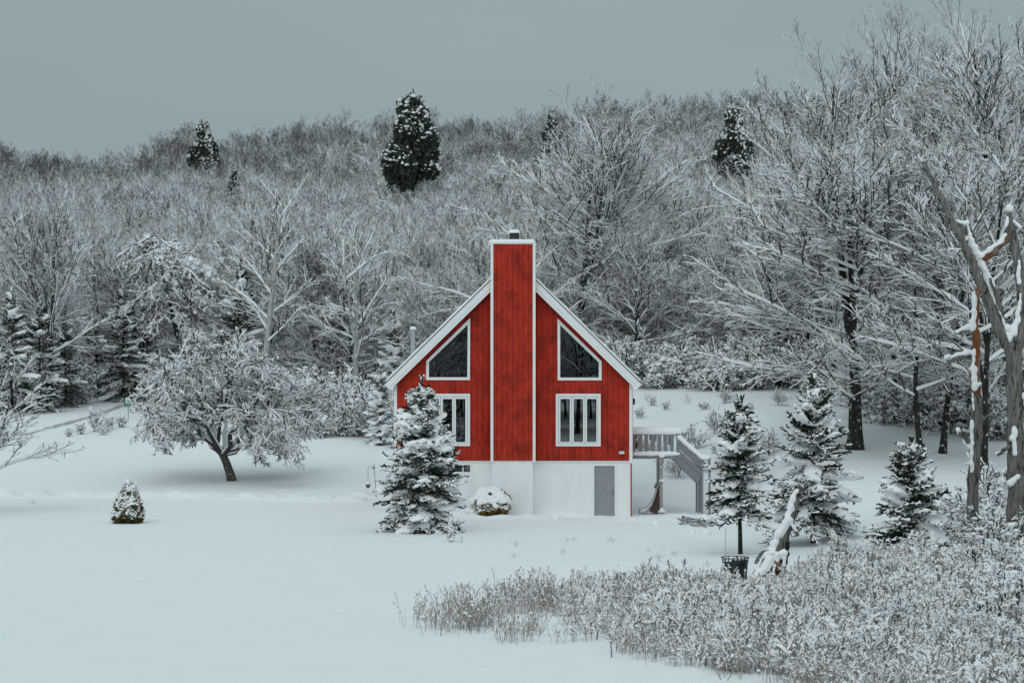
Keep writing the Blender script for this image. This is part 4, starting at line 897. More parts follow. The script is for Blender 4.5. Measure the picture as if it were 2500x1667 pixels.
snag('dead_snag', bs, [
 ('trunk', [(2490, 1385, 0), (2485, 1300, 0), (2482, 1200, 0), (2480, 1050, 0), (2478, 950, 0), (2472, 860, 0), (2462, 825, 0)], [28, 25, 23, 21, 21, 20, 16], 'deadwood'),
 ('trunk', [(2478, 900, .05), (2488, 820, .05), (2497, 760, .05), (2495, 690, .05), (2482, 620, .05), (2470, 560, .05), (2463, 520, 0)], [15, 15, 14, 13, 12, 11, 6], 'deadwood'),
 ('branch', [(2462, 845, 0), (2440, 810, -.05), (2420, 760, -.05), (2400, 705, -.1), (2370, 640, -.1), (2340, 570, -.15), (2310, 520, -.15), (2280, 455, -.2), (2252, 398, -.25)], [16, 13, 12, 11, 10, 9, 7.5, 6, 4.5], 'deadwood'),
 ('branch', [(2468, 830, .1), (2430, 730, .2), (2400, 640, .3), (2375, 570, .3), (2360, 525, .3)], [9, 8, 8, 7, 4], 'deadwood'),
 ('branch', [(2385, 640, .25), (2410, 630, .2), (2440, 600, .1), (2466, 575, .05)], [6, 8, 9, 9], 'rawwood'),
 ('branch', [(2365, 570, .25), (2345, 548, .2), (2332, 543, .2)], [5, 4, 3], 'deadwood'),
 ('branch', [(2446, 760, .1), (2432, 720, .05), (2418, 680, 0)], [6, 5, 3], 'deadwood'),
 ('branch', [(2475, 1085, 0), (2450, 1095, -.2), (2430, 1110, -.35)], [6, 5, 3], 'deadwood')],
 'thick forked dead snag with one long leaning bare limb', [
 ((2466, 836), (2456, 800), 15, 12, -.08), ((2470, 810), (2488, 770), 12, 7, -.08), ((2480, 790), (2490, 720), 8, 6, -.12), ((2430, 740), (2400, 640), 7, 9, .15), ((2398, 640), (2372, 580), 11, 8, .2), ((2372, 572), (2362, 528), 8, 4, .25), ((2392, 628), (2460, 574), 8, 8, .05),
 ((2463, 512), (2463, 506), 11, 11, 0), ((2460, 530), (2452, 555), 6, 5, -.1), ((2475, 540), (2490, 555), 5, 5, -.05), ((2410, 660), (2425, 700), 8, 9, .1), ((2425, 700), (2455, 800), 5, 6, .1), ((2340, 560), (2262, 410), 3.5, 2.5, .0), ((2430, 770), (2345, 572), 4, 3.5, .05),
 ((2468, 1045), (2474, 1105), 9, 11, -.3), ((2455, 1098), (2432, 1105), 7, 5, -.15), ((2484, 690), (2486, 640), 7, 6, -.15), ((2480, 1160), (2462, 1175), 10, 12, -.3), ((2497, 960), (2500, 985), 8, 8, -.3), ((2360, 545), (2336, 538), 7, 4, .2)], None)
# broken leaning stump under snow
b = place(1890, 1418); bs = (b[0], b[1], b[2])
snag('broken_stump', bs, [
 ('log', [(1838, 1425, -.3), (1860, 1395, -.2), (1890, 1355, -.1), (1912, 1310, 0), (1930, 1265, .05), (1942, 1225, .1), (1948, 1200, .1)], [16, 15, 16, 15, 12, 11, 10], 'deadwood'),
 ('log', [(1905, 1425, .1), (1908, 1390, .1), (1915, 1350, .05), (1920, 1320, 0)], [13, 13, 13, 10], 'bark'),
 ('branch', [(1885, 1350, -.2), (1862, 1345, -.3), (1846, 1360, -.4), (1842, 1372, -.4)], [7, 6, 5, 4], 'deadwood'),
 ('branch', [(1928, 1270, 0), (1938, 1290, -.1), (1946, 1306, -.2)], [6, 5, 4], 'deadwood'),
 ('branch', [(1885, 1360, -.3), (1895, 1378, -.4), (1890, 1392, -.4)], [7, 6, 4], 'rawwood')],
 'broken leaning stump smothered in snow beside the black plastic tub', [
 ((1840, 1412), (1875, 1362), 13, 13, -.35), ((1880, 1352), (1925, 1262), 16, 13, -.1), ((1925, 1262), (1944, 1196), 12, 9, .05), ((1880, 1345), (1848, 1356), 9, 7, -.35), ((1890, 1345), (1893, 1380), 9, 8, -.35), ((1905, 1350), (1915, 1345), 13, 11, -.25), ((1914, 1345), (1910, 1375), 10, 7, -.3), ((1930, 1268), (1944, 1298), 8, 5, -.15), ((1848, 1358), (1842, 1368), 6, 4, -.4)], None)

# ------------------------------------------------------------------ tub, stake, hook, sign, marker, bird
p = place(1795, 1412); f_ = p[1]/F; Hh = 56*f_; r1, r2 = 27*f_, 33*f_
tub = thing('plastic_tub', p, 'black plastic tub with slotted sides and snow inside, by the broken stump', 'tub')
A = Acc(); k = 40
a = np.arange(k)*2*np.pi/k; lev = np.linspace(0, 1, 9); V = []
for t in lev: V += [((r1+(r2-r1)*t)*math.cos(q), (r1+(r2-r1)*t)*math.sin(q), Hh*t-.05) for q in a]
Q = []
for i in range(8):
    for j in range(k):
        if i % 2 == 1 and j % 2 == 1: continue       # slots
        Q.append((i*k+j, i*k+(j+1) % k, (i+1)*k+(j+1) % k, (i+1)*k+j))
A.add(V, Q); link('body', A.mesh('tub_body', ['plastic'], True), tub)
A = Acc(); A.lathe([(r2, Hh-.06), (r2+.02, Hh-.055), (r2+.022, Hh-.04), (r2-.005, Hh-.04), (r2-.012, Hh-.06)], (0, 0, 0), 40); link('rim', A.mesh('tub_rim', ['plastic'], True), tub)
A = Acc(); A.lathe([(r2-.05, 0), (r2-.045, Hh-.13), (.001, Hh-.09)], (0, 0, 0), 24); link('liner', A.mesh('tub_liner', ['plastic'], True), tub)
A = Acc(); rg = np.random.default_rng(8)
for k in range(40): q = rg.uniform(2.6, 4.4); zz = rg.random(); blobs(A, [((r1+(r2-r1)*zz)*math.cos(q), (r1+(r2-r1)*zz)*math.sin(q), zz*Hh*.9)], rg.uniform(.015, .045), .8, 1, rng=rg)
for k in range(14): blobs(A, [(rg.normal(0, r2*.4), rg.normal(0, r2*.4), Hh-.1)], .1, .5, 1, rng=rg)
link('snow_load', A.mesh('tub_snow', ['snow'], True), tub)
A = Acc(); q = place(1771, 1362); tube(A, np.array([(0, 0, -.1), (0, 0, .4), (.01, 0, .95)]), np.array([.008]*3), 0., 8, (0, 0))
o = tag(link('garden_stake', A.mesh('garden_stake', ['stalk'])), 'thin upright garden stake just behind the black plastic tub', 'stake'); o.location = q
p = place(919, 1217); f_ = p[1]/F
hk = thing('shepherd_hook', p, 'thin iron shepherd hook stuck in the snow beside the big spruce', 'hook')
A = Acc(); tube(A, np.array([(0, 0, -.2), (-3*f_, 0, 40*f_), (-6*f_, 0, 84*f_)]), np.array([.011]*3), 0., 8, (0, 0)); link('pole', A.mesh('hook_pole', ['black']), hk)
A = Acc(); t = np.linspace(0, math.pi*1.1, 14); tube(A, np.array([(-5*f_-8*f_+8*f_*math.cos(q), 0, 66*f_+10*f_*math.sin(q)) for q in t]), np.full(14, .01), 0., 8, (0, 0)); link('arm', A.mesh('hook_arm', ['black']), hk)
A = Acc(); blobs(A, [(-7*f_, 0, 74*f_), (-9*f_, 0, 70*f_), (-5*f_, 0, 71*f_)], .035, 1.2, 1, rng=np.random.default_rng(2)); link('ornament', A.mesh('hook_ornament', ['pot']), hk)
bx_, bz_ = p[0]-20.5*f_, p[2]+23*f_
bk = thing('hanging_basket', (bx_, p[1], bz_), 'small dark hanging basket heaped with snow on the iron hook', 'basket')
A = Acc(); A.lathe([(.001, 0), (.07, 0), (.105, .14), (.115, .15), (.115, .17), (.1, .17)], (0, 0, 0), 18); link('pot', A.mesh('basket_pot', ['pot'], True), bk)
A = Acc(); A.lathe([(.112, .16), (.12, .2), (.09, .26), (.04, .3), (.001, .31)], (0, 0, 0), 18); link('snow_load', A.mesh('basket_snow', ['snow'], True), bk)
A = Acc()
for q in (0, 2.1, 4.2): tube(A, np.array([(.1*math.cos(q), .1*math.sin(q), .16), (.05*math.cos(q), .05*math.sin(q), .4), (0, 0, 42*f_)]), np.full(3, .004), 0., 4, (0, 0))
link('hanger', A.mesh('basket_hanger', ['black']), bk)
p = place(313, 1022); f_ = p[1]/F
sg = thing('road_sign', p, 'small green roadside sign with a white letter E by the driveway', 'sign')
A = Acc(); A.box(-.02, .02, -.02, .02, -.3, 48*f_); link('post', A.mesh('sign_post', ['green']), sg)
A = Acc(); x0, x1, z0, z1 = -9*f_, 6*f_, 29*f_, 50*f_; A.box(x0, x1, -.045, -.022, z0, z1); pnl = link('panel', A.mesh('sign_panel', ['green']), sg)
A = Acc(); gx_ = lambda u: x0+(x1-x0)*u; gz_ = lambda v_: z0+(z1-z0)*v_
for a, b, c, d in ((.2, .34, .4, .94), (.341, .86, .82, .94), (.341, .8, .62, .72), (.341, .86, .4, .5)): A.box(gx_(a), gx_(b), -.052, -.046, gz_(c), gz_(d))
link('letter', A.mesh('sign_letter', ['signwhite']), pnl)
for a, b in ((.14, .36), (.42, .62), (.66, .88)):
    A = Acc(); A.box(gx_(a), gx_(b), -.050, -.046, gz_(.06), gz_(.3)); link('small_print', A.mesh('sign_small_print', ['signpale']), pnl)
A = Acc(); blobs(A, [(gx_(.45), -.05, z1), (gx_(.8), -.05, z1-.04), (gx_(.95), -.05, gz_(.75))], [[.13, .06, .035], [.08, .05, .05], [.04, .04, .09]], sub=2); link('snow_load', A.mesh('sign_snow', ['snow'], True), sg)

# ------------------------------------------------------------------ forest: single trees at the wood's edge
rg = np.random.default_rng(77)
def front(px): return np.interp(px, [-500, 0, 300, 850, 1250, 1550, 1950, 2120, 2300, 2800], [158, 160, 172, 152, 146, 139, 136, 118, 106, 100])
def edge_points(step, jit, y0, y1, pxa=-140, pxb=2640):
    out = []
    y = y0
    while y < y1:
        x = (pxa-1250)/F*y
        while x < (pxb-1250)/F*y:
            out.append((x+rg.normal(0, jit), y+rg.normal(0, jit))); x += step
        y += step
    return out
cand = []
for x, y in edge_points(5.0, 1.5, 98, 240):
    px = x/y*F+1250; fr = front(px)
    if y < fr+1: continue
    cand.append((y-fr*.0, x, y, px))
cand.sort(); cand = [c for c in cand if not (1010 < c[3] < 1500 and c[2] < 143)]
near, rest = cand[:285], cand[285:]
for k, (_, x, y, px) in enumerate(near):
    s = rg.uniform(.72, 1.08)*np.interp(y, [98, 140, 180], [1.2, .95, .82])
    if 900 < px < 1900 and y < 165: s *= .75
    ki = int(rg.integers(0, 5)); me = MID[ki]
    form = ('fork-stemmed', 'broad low-branched', 'many-stemmed upright', 'twin-stemmed', 'straight single-stemmed')[ki]; size = 'tall' if s > .95 else ('small' if s < .68 else 'middling')
    marks = [(-60, 'at the driveway end of the wood'), (110, 'behind the hemlocks along the driveway'), (300, 'behind the green road sign'), (450, 'around the bowed snow-plastered tree'), (640, 'around the pale birch'), (820, 'above the shrub bank between birch and house'), (1000, 'behind the stove pipe side of the house'), (1230, 'behind the chimney'), (1420, 'around the twin-trunk maple'), (1600, 'above the deck'), (1800, 'above the snowy bank behind the deck'), (2000, 'beside the big maple'), (2190, 'below the tallest maple'), (2370, 'behind the peeling snag'), (2500, 'behind the forked snag')]
    lab = '%s %s snowy tree %s' % (size, form, min(marks, key=lambda q: abs(q[0]-px))[1]) + (', in front' if y < front(px)+14 else ', deeper in')
    copies(me, 'forest_tree', (x, y, ground(x, y)), rg.random()*6.28, s, lab, 'tree', 'bare trees along the edge of the wood', rg.uniform(.9, 1.15))
# shrubs along the wood's edge
shr_spots = []
for px in np.arange(-60, 2560, 34):
    if 960 < px < 1500: continue
    y = front(px)-rg.uniform(-3, 4.5); x = (px+rg.normal(0, 10)-1250)/F*y
    if px > 1980: y += 6
    shr_spots.append((x, y, px))
for k in range(26):                                   # thick bank of shrubs to the left of the house
    px = rg.uniform(640, 960); y = np.interp(px, [640, 960], [138, 124])+rg.uniform(0, 9); shr_spots.append(((px-1250)/F*y, y, px))
for x, y, px in shr_spots:
    lab = 'snow-heaped shrub at the foot of the wood across the driveway' if px < 640 else ('snow-heaped shrub in the thick bank between apple tree and house' if px < 1000 else ('snow-heaped shrub along the top of the bank behind the deck' if px < 1980 else 'snow-heaped shrub among the trunks on the slope beyond the yard spruces'))
    ki = int(rg.integers(0, 4)); sh_s = rg.uniform(.7, 1.3); lab = ('rounded', 'sprawling', 'tall upright', 'low')[ki]+(' large ' if sh_s > 1.1 else (' small ' if sh_s < .9 else ' '))+lab
    copies(SHR[ki], 'snowy_shrub', (x, y, ground(x, y)-.1), rg.random()*6.28, sh_s, lab, 'bush', 'snow-heaped shrubs along the edge of the wood')
# dark snow-laden conifers in the wood
CON = [spruce(120+k, 9, 2.6, .4, .5, (.45, .3)[k], .22, (.06, .04)[k], .06, (.9, .5)[k], .09, k2=10, k3=3, name='wood_spruce') for k in range(2)]
for px, y, s, lab in ((28, 154, .95, 'dark hemlock at the wood edge where the driveway begins'), (98, 156, .85, 'dark hemlock second along the driveway, beside a black trunk'), (160, 161, .7, 'dark hemlock third along the driveway, low boughs white'), (300, 167, .95, 'dark hemlock in the gap behind the green road sign'), (352, 168, .85, 'dark hemlock behind the apple tree crown near the orange marker'),
    (588, 158, 1.15, 'tall dark hemlock beside the pale birch'), (930, 128, .5, 'short dark hemlock against the house corner'), (975, 126, .42, 'lowest dark hemlock tucked behind the house eave'), (960, 150, .8, 'dark hemlock beside the stove pipe'), (790, 160, .8, 'dark hemlock in the wood between birch and house'),
    (1560, 146, .6, 'dark hemlock low behind the house eave near the deck'), (1650, 160, .8, 'dark hemlock in the wood above the deck'), (2290, 118, .55, 'dark hemlock among the trunks behind the peeling snag')):
    x = (px-1250)/F*y; copies(CON[1 if px < 620 else 0], 'hemlock_tree', (x, y, ground(x, y)), rg.random()*6.28, s, lab, 'tree')
# cedars breaking the skyline
def cedar(seed, H, name):
    rg = np.random.default_rng(seed); P = []
    for k in range(34):
        t = .6+.4*((k+rg.random())/34)**.95; r = H*.33*(1-t)**.5+.1; a = k*2.4+rg.normal(0, .6); q = r*rg.uniform(.15, 1.0)
        m_ = r*rg.uniform(.22, .5)+.12
        P.append((q*math.cos(a), q*math.sin(a), H*t*.97+rg.normal(0, .15), m_, m_*rg.uniform(.7, 1.2)))
    for k in range(5): P.append((H*.10+rg.normal(0, .1), rg.normal(0, .2), H*(.72+.04*k), .34-.05*k, .4))     # a second, lower spire
    prt = leafy(seed, H, 0, None, 13000, .24, 'cedar', 0, .1, P, .5, name)
    S = Acc(); Pn = np.array(P)
    for q in Pn[rg.random(len(Pn)) < .95]:      # snow lies in caps on the upper side of each bough
        n = int(16+46*q[3]); d = unit(np.c_[rg.normal(0, 1, (n, 2)), np.abs(rg.normal(.6, .6, n))]); r = rg.uniform(.04, .13, n)
        blobs(S, q[:3]+d*np.array([q[3], q[3], q[4]])*rg.uniform(.9, 1.08, n)[:, None], np.stack([r*rg.uniform(.8, 1.8, n), r*rg.uniform(.8, 1.8, n), r*.6], -1), sub=1, rng=rg, jit=.2)
    prt[2] = ('snow_load', S.mesh(name+'_snow', ['snow'], True))
    return prt
CED = [cedar(131, 9, 'cedar'), cedar(132, 9, 'cedar')]
for px, base, top, y, wx, lab, k in ((1008, 430, 236, 262, .70, 'large dark cedar breaking the skyline with a bird on its tip', 0), (1790, 400, 256, 262, .5, 'dark cedar on the skyline between the twin-trunk maple and tall maples', 1), (496, 380, 298, 330, .55, 'dark cedar on the skyline knoll', 1), (572, 470, 405, 300, .32, 'small dark leaning cedar below the skyline knoll', 0), (1350, 330, 272, 340, .45, 'small dark cedar on the skyline beside the twin-trunk maple', 1)):
    x = (px-1250)/F*y; zt = CH+(HY-top)/F*y; z0 = ground(x, y); H = zt-z0
    c = copies(CED[k], 'cedar_tree', (x, y, z0-.2), rg.random()*6.28, 1, lab, 'tree'); s = (H+.3)/9; c.scale = (wx*s, wx*s, s)
    if lab.startswith('large'): bird_cedar = c; bird_me = CED[k][1][1]
# crow
bv = np.empty(len(bird_me.vertices)*3); bird_me.vertices.foreach_get('co', bv); bv = bv.reshape(-1, 3); bt = bv[bv[:, 2].argmax()]
br_ = bird_cedar.rotation_euler.z; bt = bt*np.array(bird_cedar.scale); bird_at = (bird_cedar.location.x+bt[0]*math.cos(br_)-bt[1]*math.sin(br_), bird_cedar.location.y+bt[0]*math.sin(br_)+bt[1]*math.cos(br_), bird_cedar.location.z+bt[2]-.02)
A = Acc(); bx0, by0, bz0 = bird_at
blobs(A, [(0, 0, .12), (-.02, 0, .27)], [[.09, .08, .17], [.06, .06, .07]], sub=2)
A.add([(.02, -.03, .02), (.02, .03, .02), (.09, .03, -.16), (.09, -.03, -.16)], [(0, 1, 2, 3)]); A.add([(-.07, -.02, .28), (-.07, .02, .28), (-.14, 0, .27)], T=[(0, 1, 2)])
bird = thing('bird', bird_at, 'black bird perched on the tip of the large skyline cedar', 'bird')
link('body', remesh(A, 'bird_body', .015, ('black',)), bird)
A = Acc(); A.add([(.0, -.04, .04), (.0, .04, .04), (.08, .03, -.18), (.08, -.03, -.18), (.02, -.03, .05), (.02, .03, .05), (.095, .03, -.17), (.095, -.03, -.17)], [(0, 1, 2, 3), (4, 7, 6, 5), (0, 4, 5, 1), (2, 6, 7, 3), (0, 3, 7, 4), (1, 5, 6, 2)]); link('tail', A.mesh('bird_tail', ['black']), bird)
A = Acc(); A.lathe([(.025, 0), (.012, .05), (.001, .09)], (0, 0, 0), 8); bo = link('beak', A.mesh('bird_beak', ['black']), bird); bo.location = (-.06, 0, .27); bo.rotation_euler = (0, R(-95), 0)
# bent conifer plastered with snow
p = W(420, 0, 166); b = ((430-1250)/F*166, 166, 0); b = (b[0], b[1], ground(b[0], b[1]))
wt = thing('leaning_tree', b, 'bowed tree plastered with thick white snow above the apple tree', 'tree')
sp_ = pxl([(470, 980, 0), (440, 850, 0), (410, 720, 0), (385, 620, 0), (378, 575, 0)], 166, b); A = Acc(); tube(A, sp_, np.array([.2, .18, .14, .1, .05]), 0., 12, (0, 0)); link('trunk', A.mesh('leaning_trunk', ['bark'], True), wt)
A = Acc(); S_ = Acc(); rq = np.random.default_rng(14)
lm = [];
for k in range(34):
    t = rq.random(); p0 = np.array([380+30*t+10*rq.normal(), 575+190*t]); e1 = p0+np.array([60+90*rq.random(), 60+60*rq.random()]) if rq.random() < .7 else p0+np.array([-70*rq.random()-20, 60+40*rq.random()])
    lm.append([(p0[0], p0[1], rq.normal(0, .6)), ((p0[0]+e1[0])/2, (p0[1]+e1[1])/2-12, rq.normal(0, 1)), (e1[0], e1[1], rq.normal(0, 1.4))])
LMs = np.stack([pxl(q, 166, b) for q in lm]); LMs = np.stack([np.stack([np.interp(np.linspace(0, 2, 7), np.arange(3), q[:, k]) for k in range(3)], -1) for q in LMs])+rq.normal(0, .05, (34, 7, 3))
Rl = np.full((34, 7), .05)*np.linspace(1, .3, 7); tube(A, LMs, Rl, .07, 4)
P2, R2, L2 = kids(rq, LMs, Rl, np.full(34, 3.), 14, .1, 1, .8, .4, .6, .4, .8, 5, .15, -.08, .012); tube(A, P2, R2, snowon(rq, P2, .08), 4)
P3, R3, L3 = kids(rq, P2, R2, L2, 7, .1, 1, .8, .5, .7, .4, .8, 4, .15, -.05, .01); tube(A, P3, R3, snowon(rq, P3, .055), 4)
link('crown', A.mesh('leaning_crown', ['twig', 'snow']), wt)
for a_, b_, r_ in (((378, 585), (420, 650), .35), ((420, 650), (470, 640), .5), ((470, 640), (545, 690), .55), ((400, 620), (440, 680), .4), ((480, 720), (540, 750), .4)):
    for t in np.linspace(0, 1, 110):
        q = pxl([(a_[0]+(b_[0]-a_[0])*t+rq.normal(0, 10), a_[1]+(b_[1]-a_[1])*t+abs(rq.normal(0, 16))-8, rq.normal(-.6, .6))], 166, b); blobs(S_, q, r_*rq.uniform(.2, .5), .8, 1, rng=rq)
link('snow_load', remesh(S_, 'leaning_snow', .07, smooth_it=1), wt)
# orange marker on a tree
q = W(361, 903, 171); A = Acc(); A.box(-.17, .17, -.02, .02, -.2, .2); mk = thing('trail_marker', q, 'small orange marker board on a tree behind the apple crown', 'marker'); link('board', A.mesh('marker_board', ['orange']), mk)
A = Acc(); tube(A, np.array([(0, .1, ground(q[0], q[1])-q[2]-.3), (0, .1, 0), (0.05, .1, 1.5)]), np.array([.07, .06, .05]), 0., 12, (0, 0)); link('post', A.mesh('marker_post', ['bark'], True), mk)

# ------------------------------------------------------------------ scattered stuff (one object each)
def scatter(name, pts, rz, s, pick, meshes):
    c = bpy.data.collections.new(name+'_kinds')
    for k, me in enumerate(meshes):
        o = bpy.data.objects.new('%s_kind_%02d' % (name, k), me); c.objects.link(o)
    me = bpy.data.meshes.new(name); me.vertices.add(len(pts)); me.vertices.foreach_set('co', np.asarray(pts, np.float32).ravel())
    for nm, ty, dat in (('rz', 'FLOAT', rz), ('sc', 'FLOAT', s), ('pick', 'INT', pick)):
        a = me.attributes.new(nm, ty, 'POINT'); a.data.foreach_set('value', np.asarray(dat, np.float32 if ty == 'FLOAT' else np.int32))
    o = link(name, me, kind='stuff')
    ng = bpy.data.node_groups.new(name, 'GeometryNodeTree'); ng.interface.new_socket('Geometry', in_out='INPUT', socket_type='NodeSocketGeometry'); ng.interface.new_socket('Geometry', in_out='OUTPUT', socket_type='NodeSocketGeometry')
    n = ng.nodes; l = ng.links; gi = n.new('NodeGroupInput'); go = n.new('NodeGroupOutput')
    ci = n.new('GeometryNodeCollectionInfo'); ci.inputs[0].default_value = c; ci.inputs[1].default_value = True; ci.inputs[2].default_value = True
    ip = n.new('GeometryNodeInstanceOnPoints'); ip.inputs['Pick Instance'].default_value = True
    def attr(nm, ty): q = n.new('GeometryNodeInputNamedAttribute'); q.data_type = ty; q.inputs[0].default_value = nm; return q.outputs[0]
    cx = n.new('ShaderNodeCombineXYZ'); l.new(attr('rz', 'FLOAT'), cx.inputs[2])
    l.new(gi.outputs[0], ip.inputs['Points']); l.new(ci.outputs[0], ip.inputs['Instance']); l.new(attr('pick', 'INT'), ip.inputs['Instance Index'])
    l.new(cx.outputs[0], ip.inputs['Rotation']); l.new(attr('sc', 'FLOAT'), ip.inputs['Scale']); l.new(ip.outputs[0], go.inputs[0])
    md = o.modifiers.new('scatter', 'NODES'); md.node_group = ng
    return o
# the wood on the hill, and unseen trees added behind the viewer for the panes to reflect
pts, pk, scl = [], [], []
for _, x, y, px in rest: pts.append((x, y, ground(x, y)-.2)); pk.append(rg.integers(0, 4)); scl.append(rg.uniform(.75, 1.1))
for x, y in edge_points(5.1, 1.7, 236, 418, -200, 2700):
    pts.append((x, y, ground(x, y)-.2)); pk.append(rg.integers(4, 6) if rg.random() < np.interp(y, [245, 310, 355], [.08, .5, .98]) else rg.integers(0, 4)); scl.append(rg.uniform(.65, 1.08))
for k in range(220):
    x = rg.uniform(-70, 70); y = rg.uniform(-130, -60); pts.append((x, y, ground(x, y)-.2)); pk.append(rg.integers(0, 4)); scl.append(rg.uniform(.8, 1.3))
for xa, xb in ((-1100, -210), (2710, 3600)):              # the wood goes on beyond both sides of the view
    for x, y in edge_points(5.6, 1.8, 110, 418, xa, xb):
        if y > front(x/y*F+1250)+3: pts.append((x, y, ground(x, y)-.2)); pk.append(rg.integers(0, 4) if y < 340 else rg.integers(4, 6)); scl.append(rg.uniform(.7, 1.15))
for k in range(34):
    x = rg.uniform(-26, 26); y = rg.uniform(-48, -22); pts.append((x, y, ground(x, y)-.2)); pk.append(rg.integers(0, 4)); scl.append(rg.uniform(.8, 1.4))
wd = scatter('hillside_wood', pts, rg.random(len(pts))*6.28, scl, pk, FAR+RIDGE)
tag(wd, 'dense bare snow-dusted wood covering the far hillside up to the skyline', 'wood')
# undergrowth at the wood's edge
pts, pk, scl = [], [], []
SH1 = []
for k in range(3):
    t = shrub(90+k, 2.2, 13, .6, 6, 5, .04, .006, .12, 40, .08); A = Acc(); A.merge(t[0]); V, Q, QM, T, TM = t[1].arrays(); A.add(V, T=T, tm=1); SH1.append(A.mesh('underbrush', ['twig', 'snow']))
for k in range(900):
    px = rg.uniform(-80, 2600); y = front(px)+rg.uniform(2, 45); x = (px-1250)/F*y; pts.append((x, y, ground(x, y)-.1)); pk.append(rg.integers(0, 3)); scl.append(rg.uniform(.7, 1.5))
ub = scatter('underbrush', pts, rg.random(len(pts))*6.28, scl, pk, SH1); tag(ub, 'tangled snowy underbrush filling the wood between the trunks', 'underbrush')
# weeds in the foreground
def weed(seed, n, h, spread, heads, snow, wig=.05, fine=3, big=1):
    rq = np.random.default_rng(seed); A = Acc()
    st = np.c_[rq.normal(0, spread, (n, 2)), np.full(n, -.08)]; D = np.c_[rq.normal(0, .2, (n, 2)), np.ones(n)]; ln = h*rq.uniform(.5, 1.2, n)+.08
    P = grow(rq, st, D, ln, 6, wig, 0); P[..., 2] -= (np.linspace(0, 1, 6)**2)[None]*(rq.random(n)**3*.25*h*min(snow, 1))[:, None]
    tube(A, P, np.full((n, 6), .0038)*np.linspace(1, .6, 6), snowon(rq, P, .014*snow), 4)
    P2, R2, L2 = kids(rq, P, np.full((n, 6), .0035), ln, fine, .4, .97, .55, .30, .9, .3, 1, 4, .12, .02, .0026, .06)
    tube(A, P2, R2, snowon(rq, P2, .021*snow), 4)
    if snow > .5:
        P3, R3, L3 = kids(rq, P2, R2, L2, 3, .2, .97, .7, .5, .9, .3, 1, 3, .15, .0, .0022, .04); tube(A, P3, R3, snowon(rq, P3, .014*snow), 4)
    else: P3 = P2
    tips = np.concatenate([P[:, -1], P2[:, -1]]); m = len(tips); q = tips[rq.random(m) < heads]
    if len(q): blobs(A, q, rq.uniform(.006, .014, len(q)), 1.5, 1, 0, rq, .3)
    pool = np.concatenate([P3.reshape(-1, 3), P2.reshape(-1, 3)]); k = int(n*2.6*snow)
    if k:
        q = pool[rq.integers(0, len(pool), k)]; r = rq.uniform(.010, .03, k)*np.where(rq.random(k) < .4, big, 1); blobs(A, q, np.stack([r*rq.uniform(.7, 1.7, k), r*rq.uniform(.7, 1.7, k), r*rq.uniform(.6, 1, k)], -1), sub=1, m=1, rng=rq, jit=.18)
    return A.mesh('weeds', ['stalk', 'snow'])
WEED = [weed(1, 9, .48, .2, .5, .15), weed(2, 9, .6, .22, .6, .3), weed(3, 14, .46, .2, .3, .8, .06, 4), weed(4, 14, .54, .22, .2, 1.1, .07, 5), weed(5, 12, .6, .22, .1, 1.4, .09, 6), weed(6, 14, .42, .2, .1, 1.6, .1, 6), weed(7, 12, .46, .2, .1, 2.2, .1, 6, 2.6), weed(8, 14, .55, .22, .1, 1.9, .1, 6, 3.2)]
poly = np.array([(1025, 1535), (1050, 1510), (1100, 1482), (1250, 1458), (1450, 1448), (1700, 1446), (1800, 1450), (1880, 1432), (1950, 1400), (2080, 1395), (2140, 1400), (2300, 1355), (2560, 1330), (2800, 1300), (2800, 1850), (2150, 1800), (1850, 1672), (1700, 1640), (1500, 1608), (1300, 1580), (1150, 1552)])
def inside(p_, q_):
    r = False; j = len(poly)-1
    for i in range(len(poly)):
        xi, yi = poly[i]; xj, yj = poly[j]
        if (yi > q_) != (yj > q_) and p_ < (xj-xi)*(q_-yi)/(yj-yi)+xi: r = not r
        j = i
    return r
pts, pk, scl = [], [], []
rq = np.random.default_rng(55)
for k in range(15000):
    y = rq.uniform(38, 80); x = rq.uniform(-4.5, 20)
    z = ground(x, y) if k < 0 else 0; px = x/y*F+1250; py = HY+(CH-z)/y*F
    if not inside(px+rq.normal(0, 32), py+rq.normal(0, 12)): continue
    if rq.random() > .5 or (abs(px-1865) < 115 and 1380 < py < 1430): continue
    thick = ss(1250, 1900, px+rq.normal(0, 120))*ss(1640, 1560, py-(px-1500)*.16+rq.normal(0, 22))
    d_ = float(vnoise(x*1.1, y*.8, 5))
    if thick < .4 and d_ < .42: continue
    if thick > .5: kd = (int(rq.integers(6, 8)) if rq.random() < .75 else int(rq.integers(3, 6))) if vnoise(x*1.5, y*1.0, 77) > .58 else int(rq.integers(2, 6))
    else:
        if rq.random() < .45: continue
        kd = rq.choice([0, 1, 2, 3], p=[.5, .36, .1, .04])
    if rq.random() < .10: kd = int(rq.integers(0, 2)); d_ += .5
    pts.append((x, y, z)); pk.append(kd); scl.append(rq.uniform(.6, 1.35)*(1.0 if thick < .5 else 1.05)*(.68+.5*d_)*(1-.55*math.exp(-((px-1860)/130)**2-((py-1440)/45)**2)))
for k in range(14):                                    # stray stalks out on the snow
    px, py = rq.uniform(1250, 1800), rq.uniform(1320, 1400); y = F*CH/(py-HY); pts.append(((px-1250)/F*y, y, 0)); pk.append(0); scl.append(rq.uniform(.3, .6))
pts = np.array(pts); pts[:, 2] = terrain(pts[:, 0], pts[:, 1])
we = scatter('dry_weeds', pts, rq.random(len(pts))*6.28, scl, pk, WEED); tag(we, 'dense patch of dry brown weeds clotted with snow in the foreground', 'weeds')
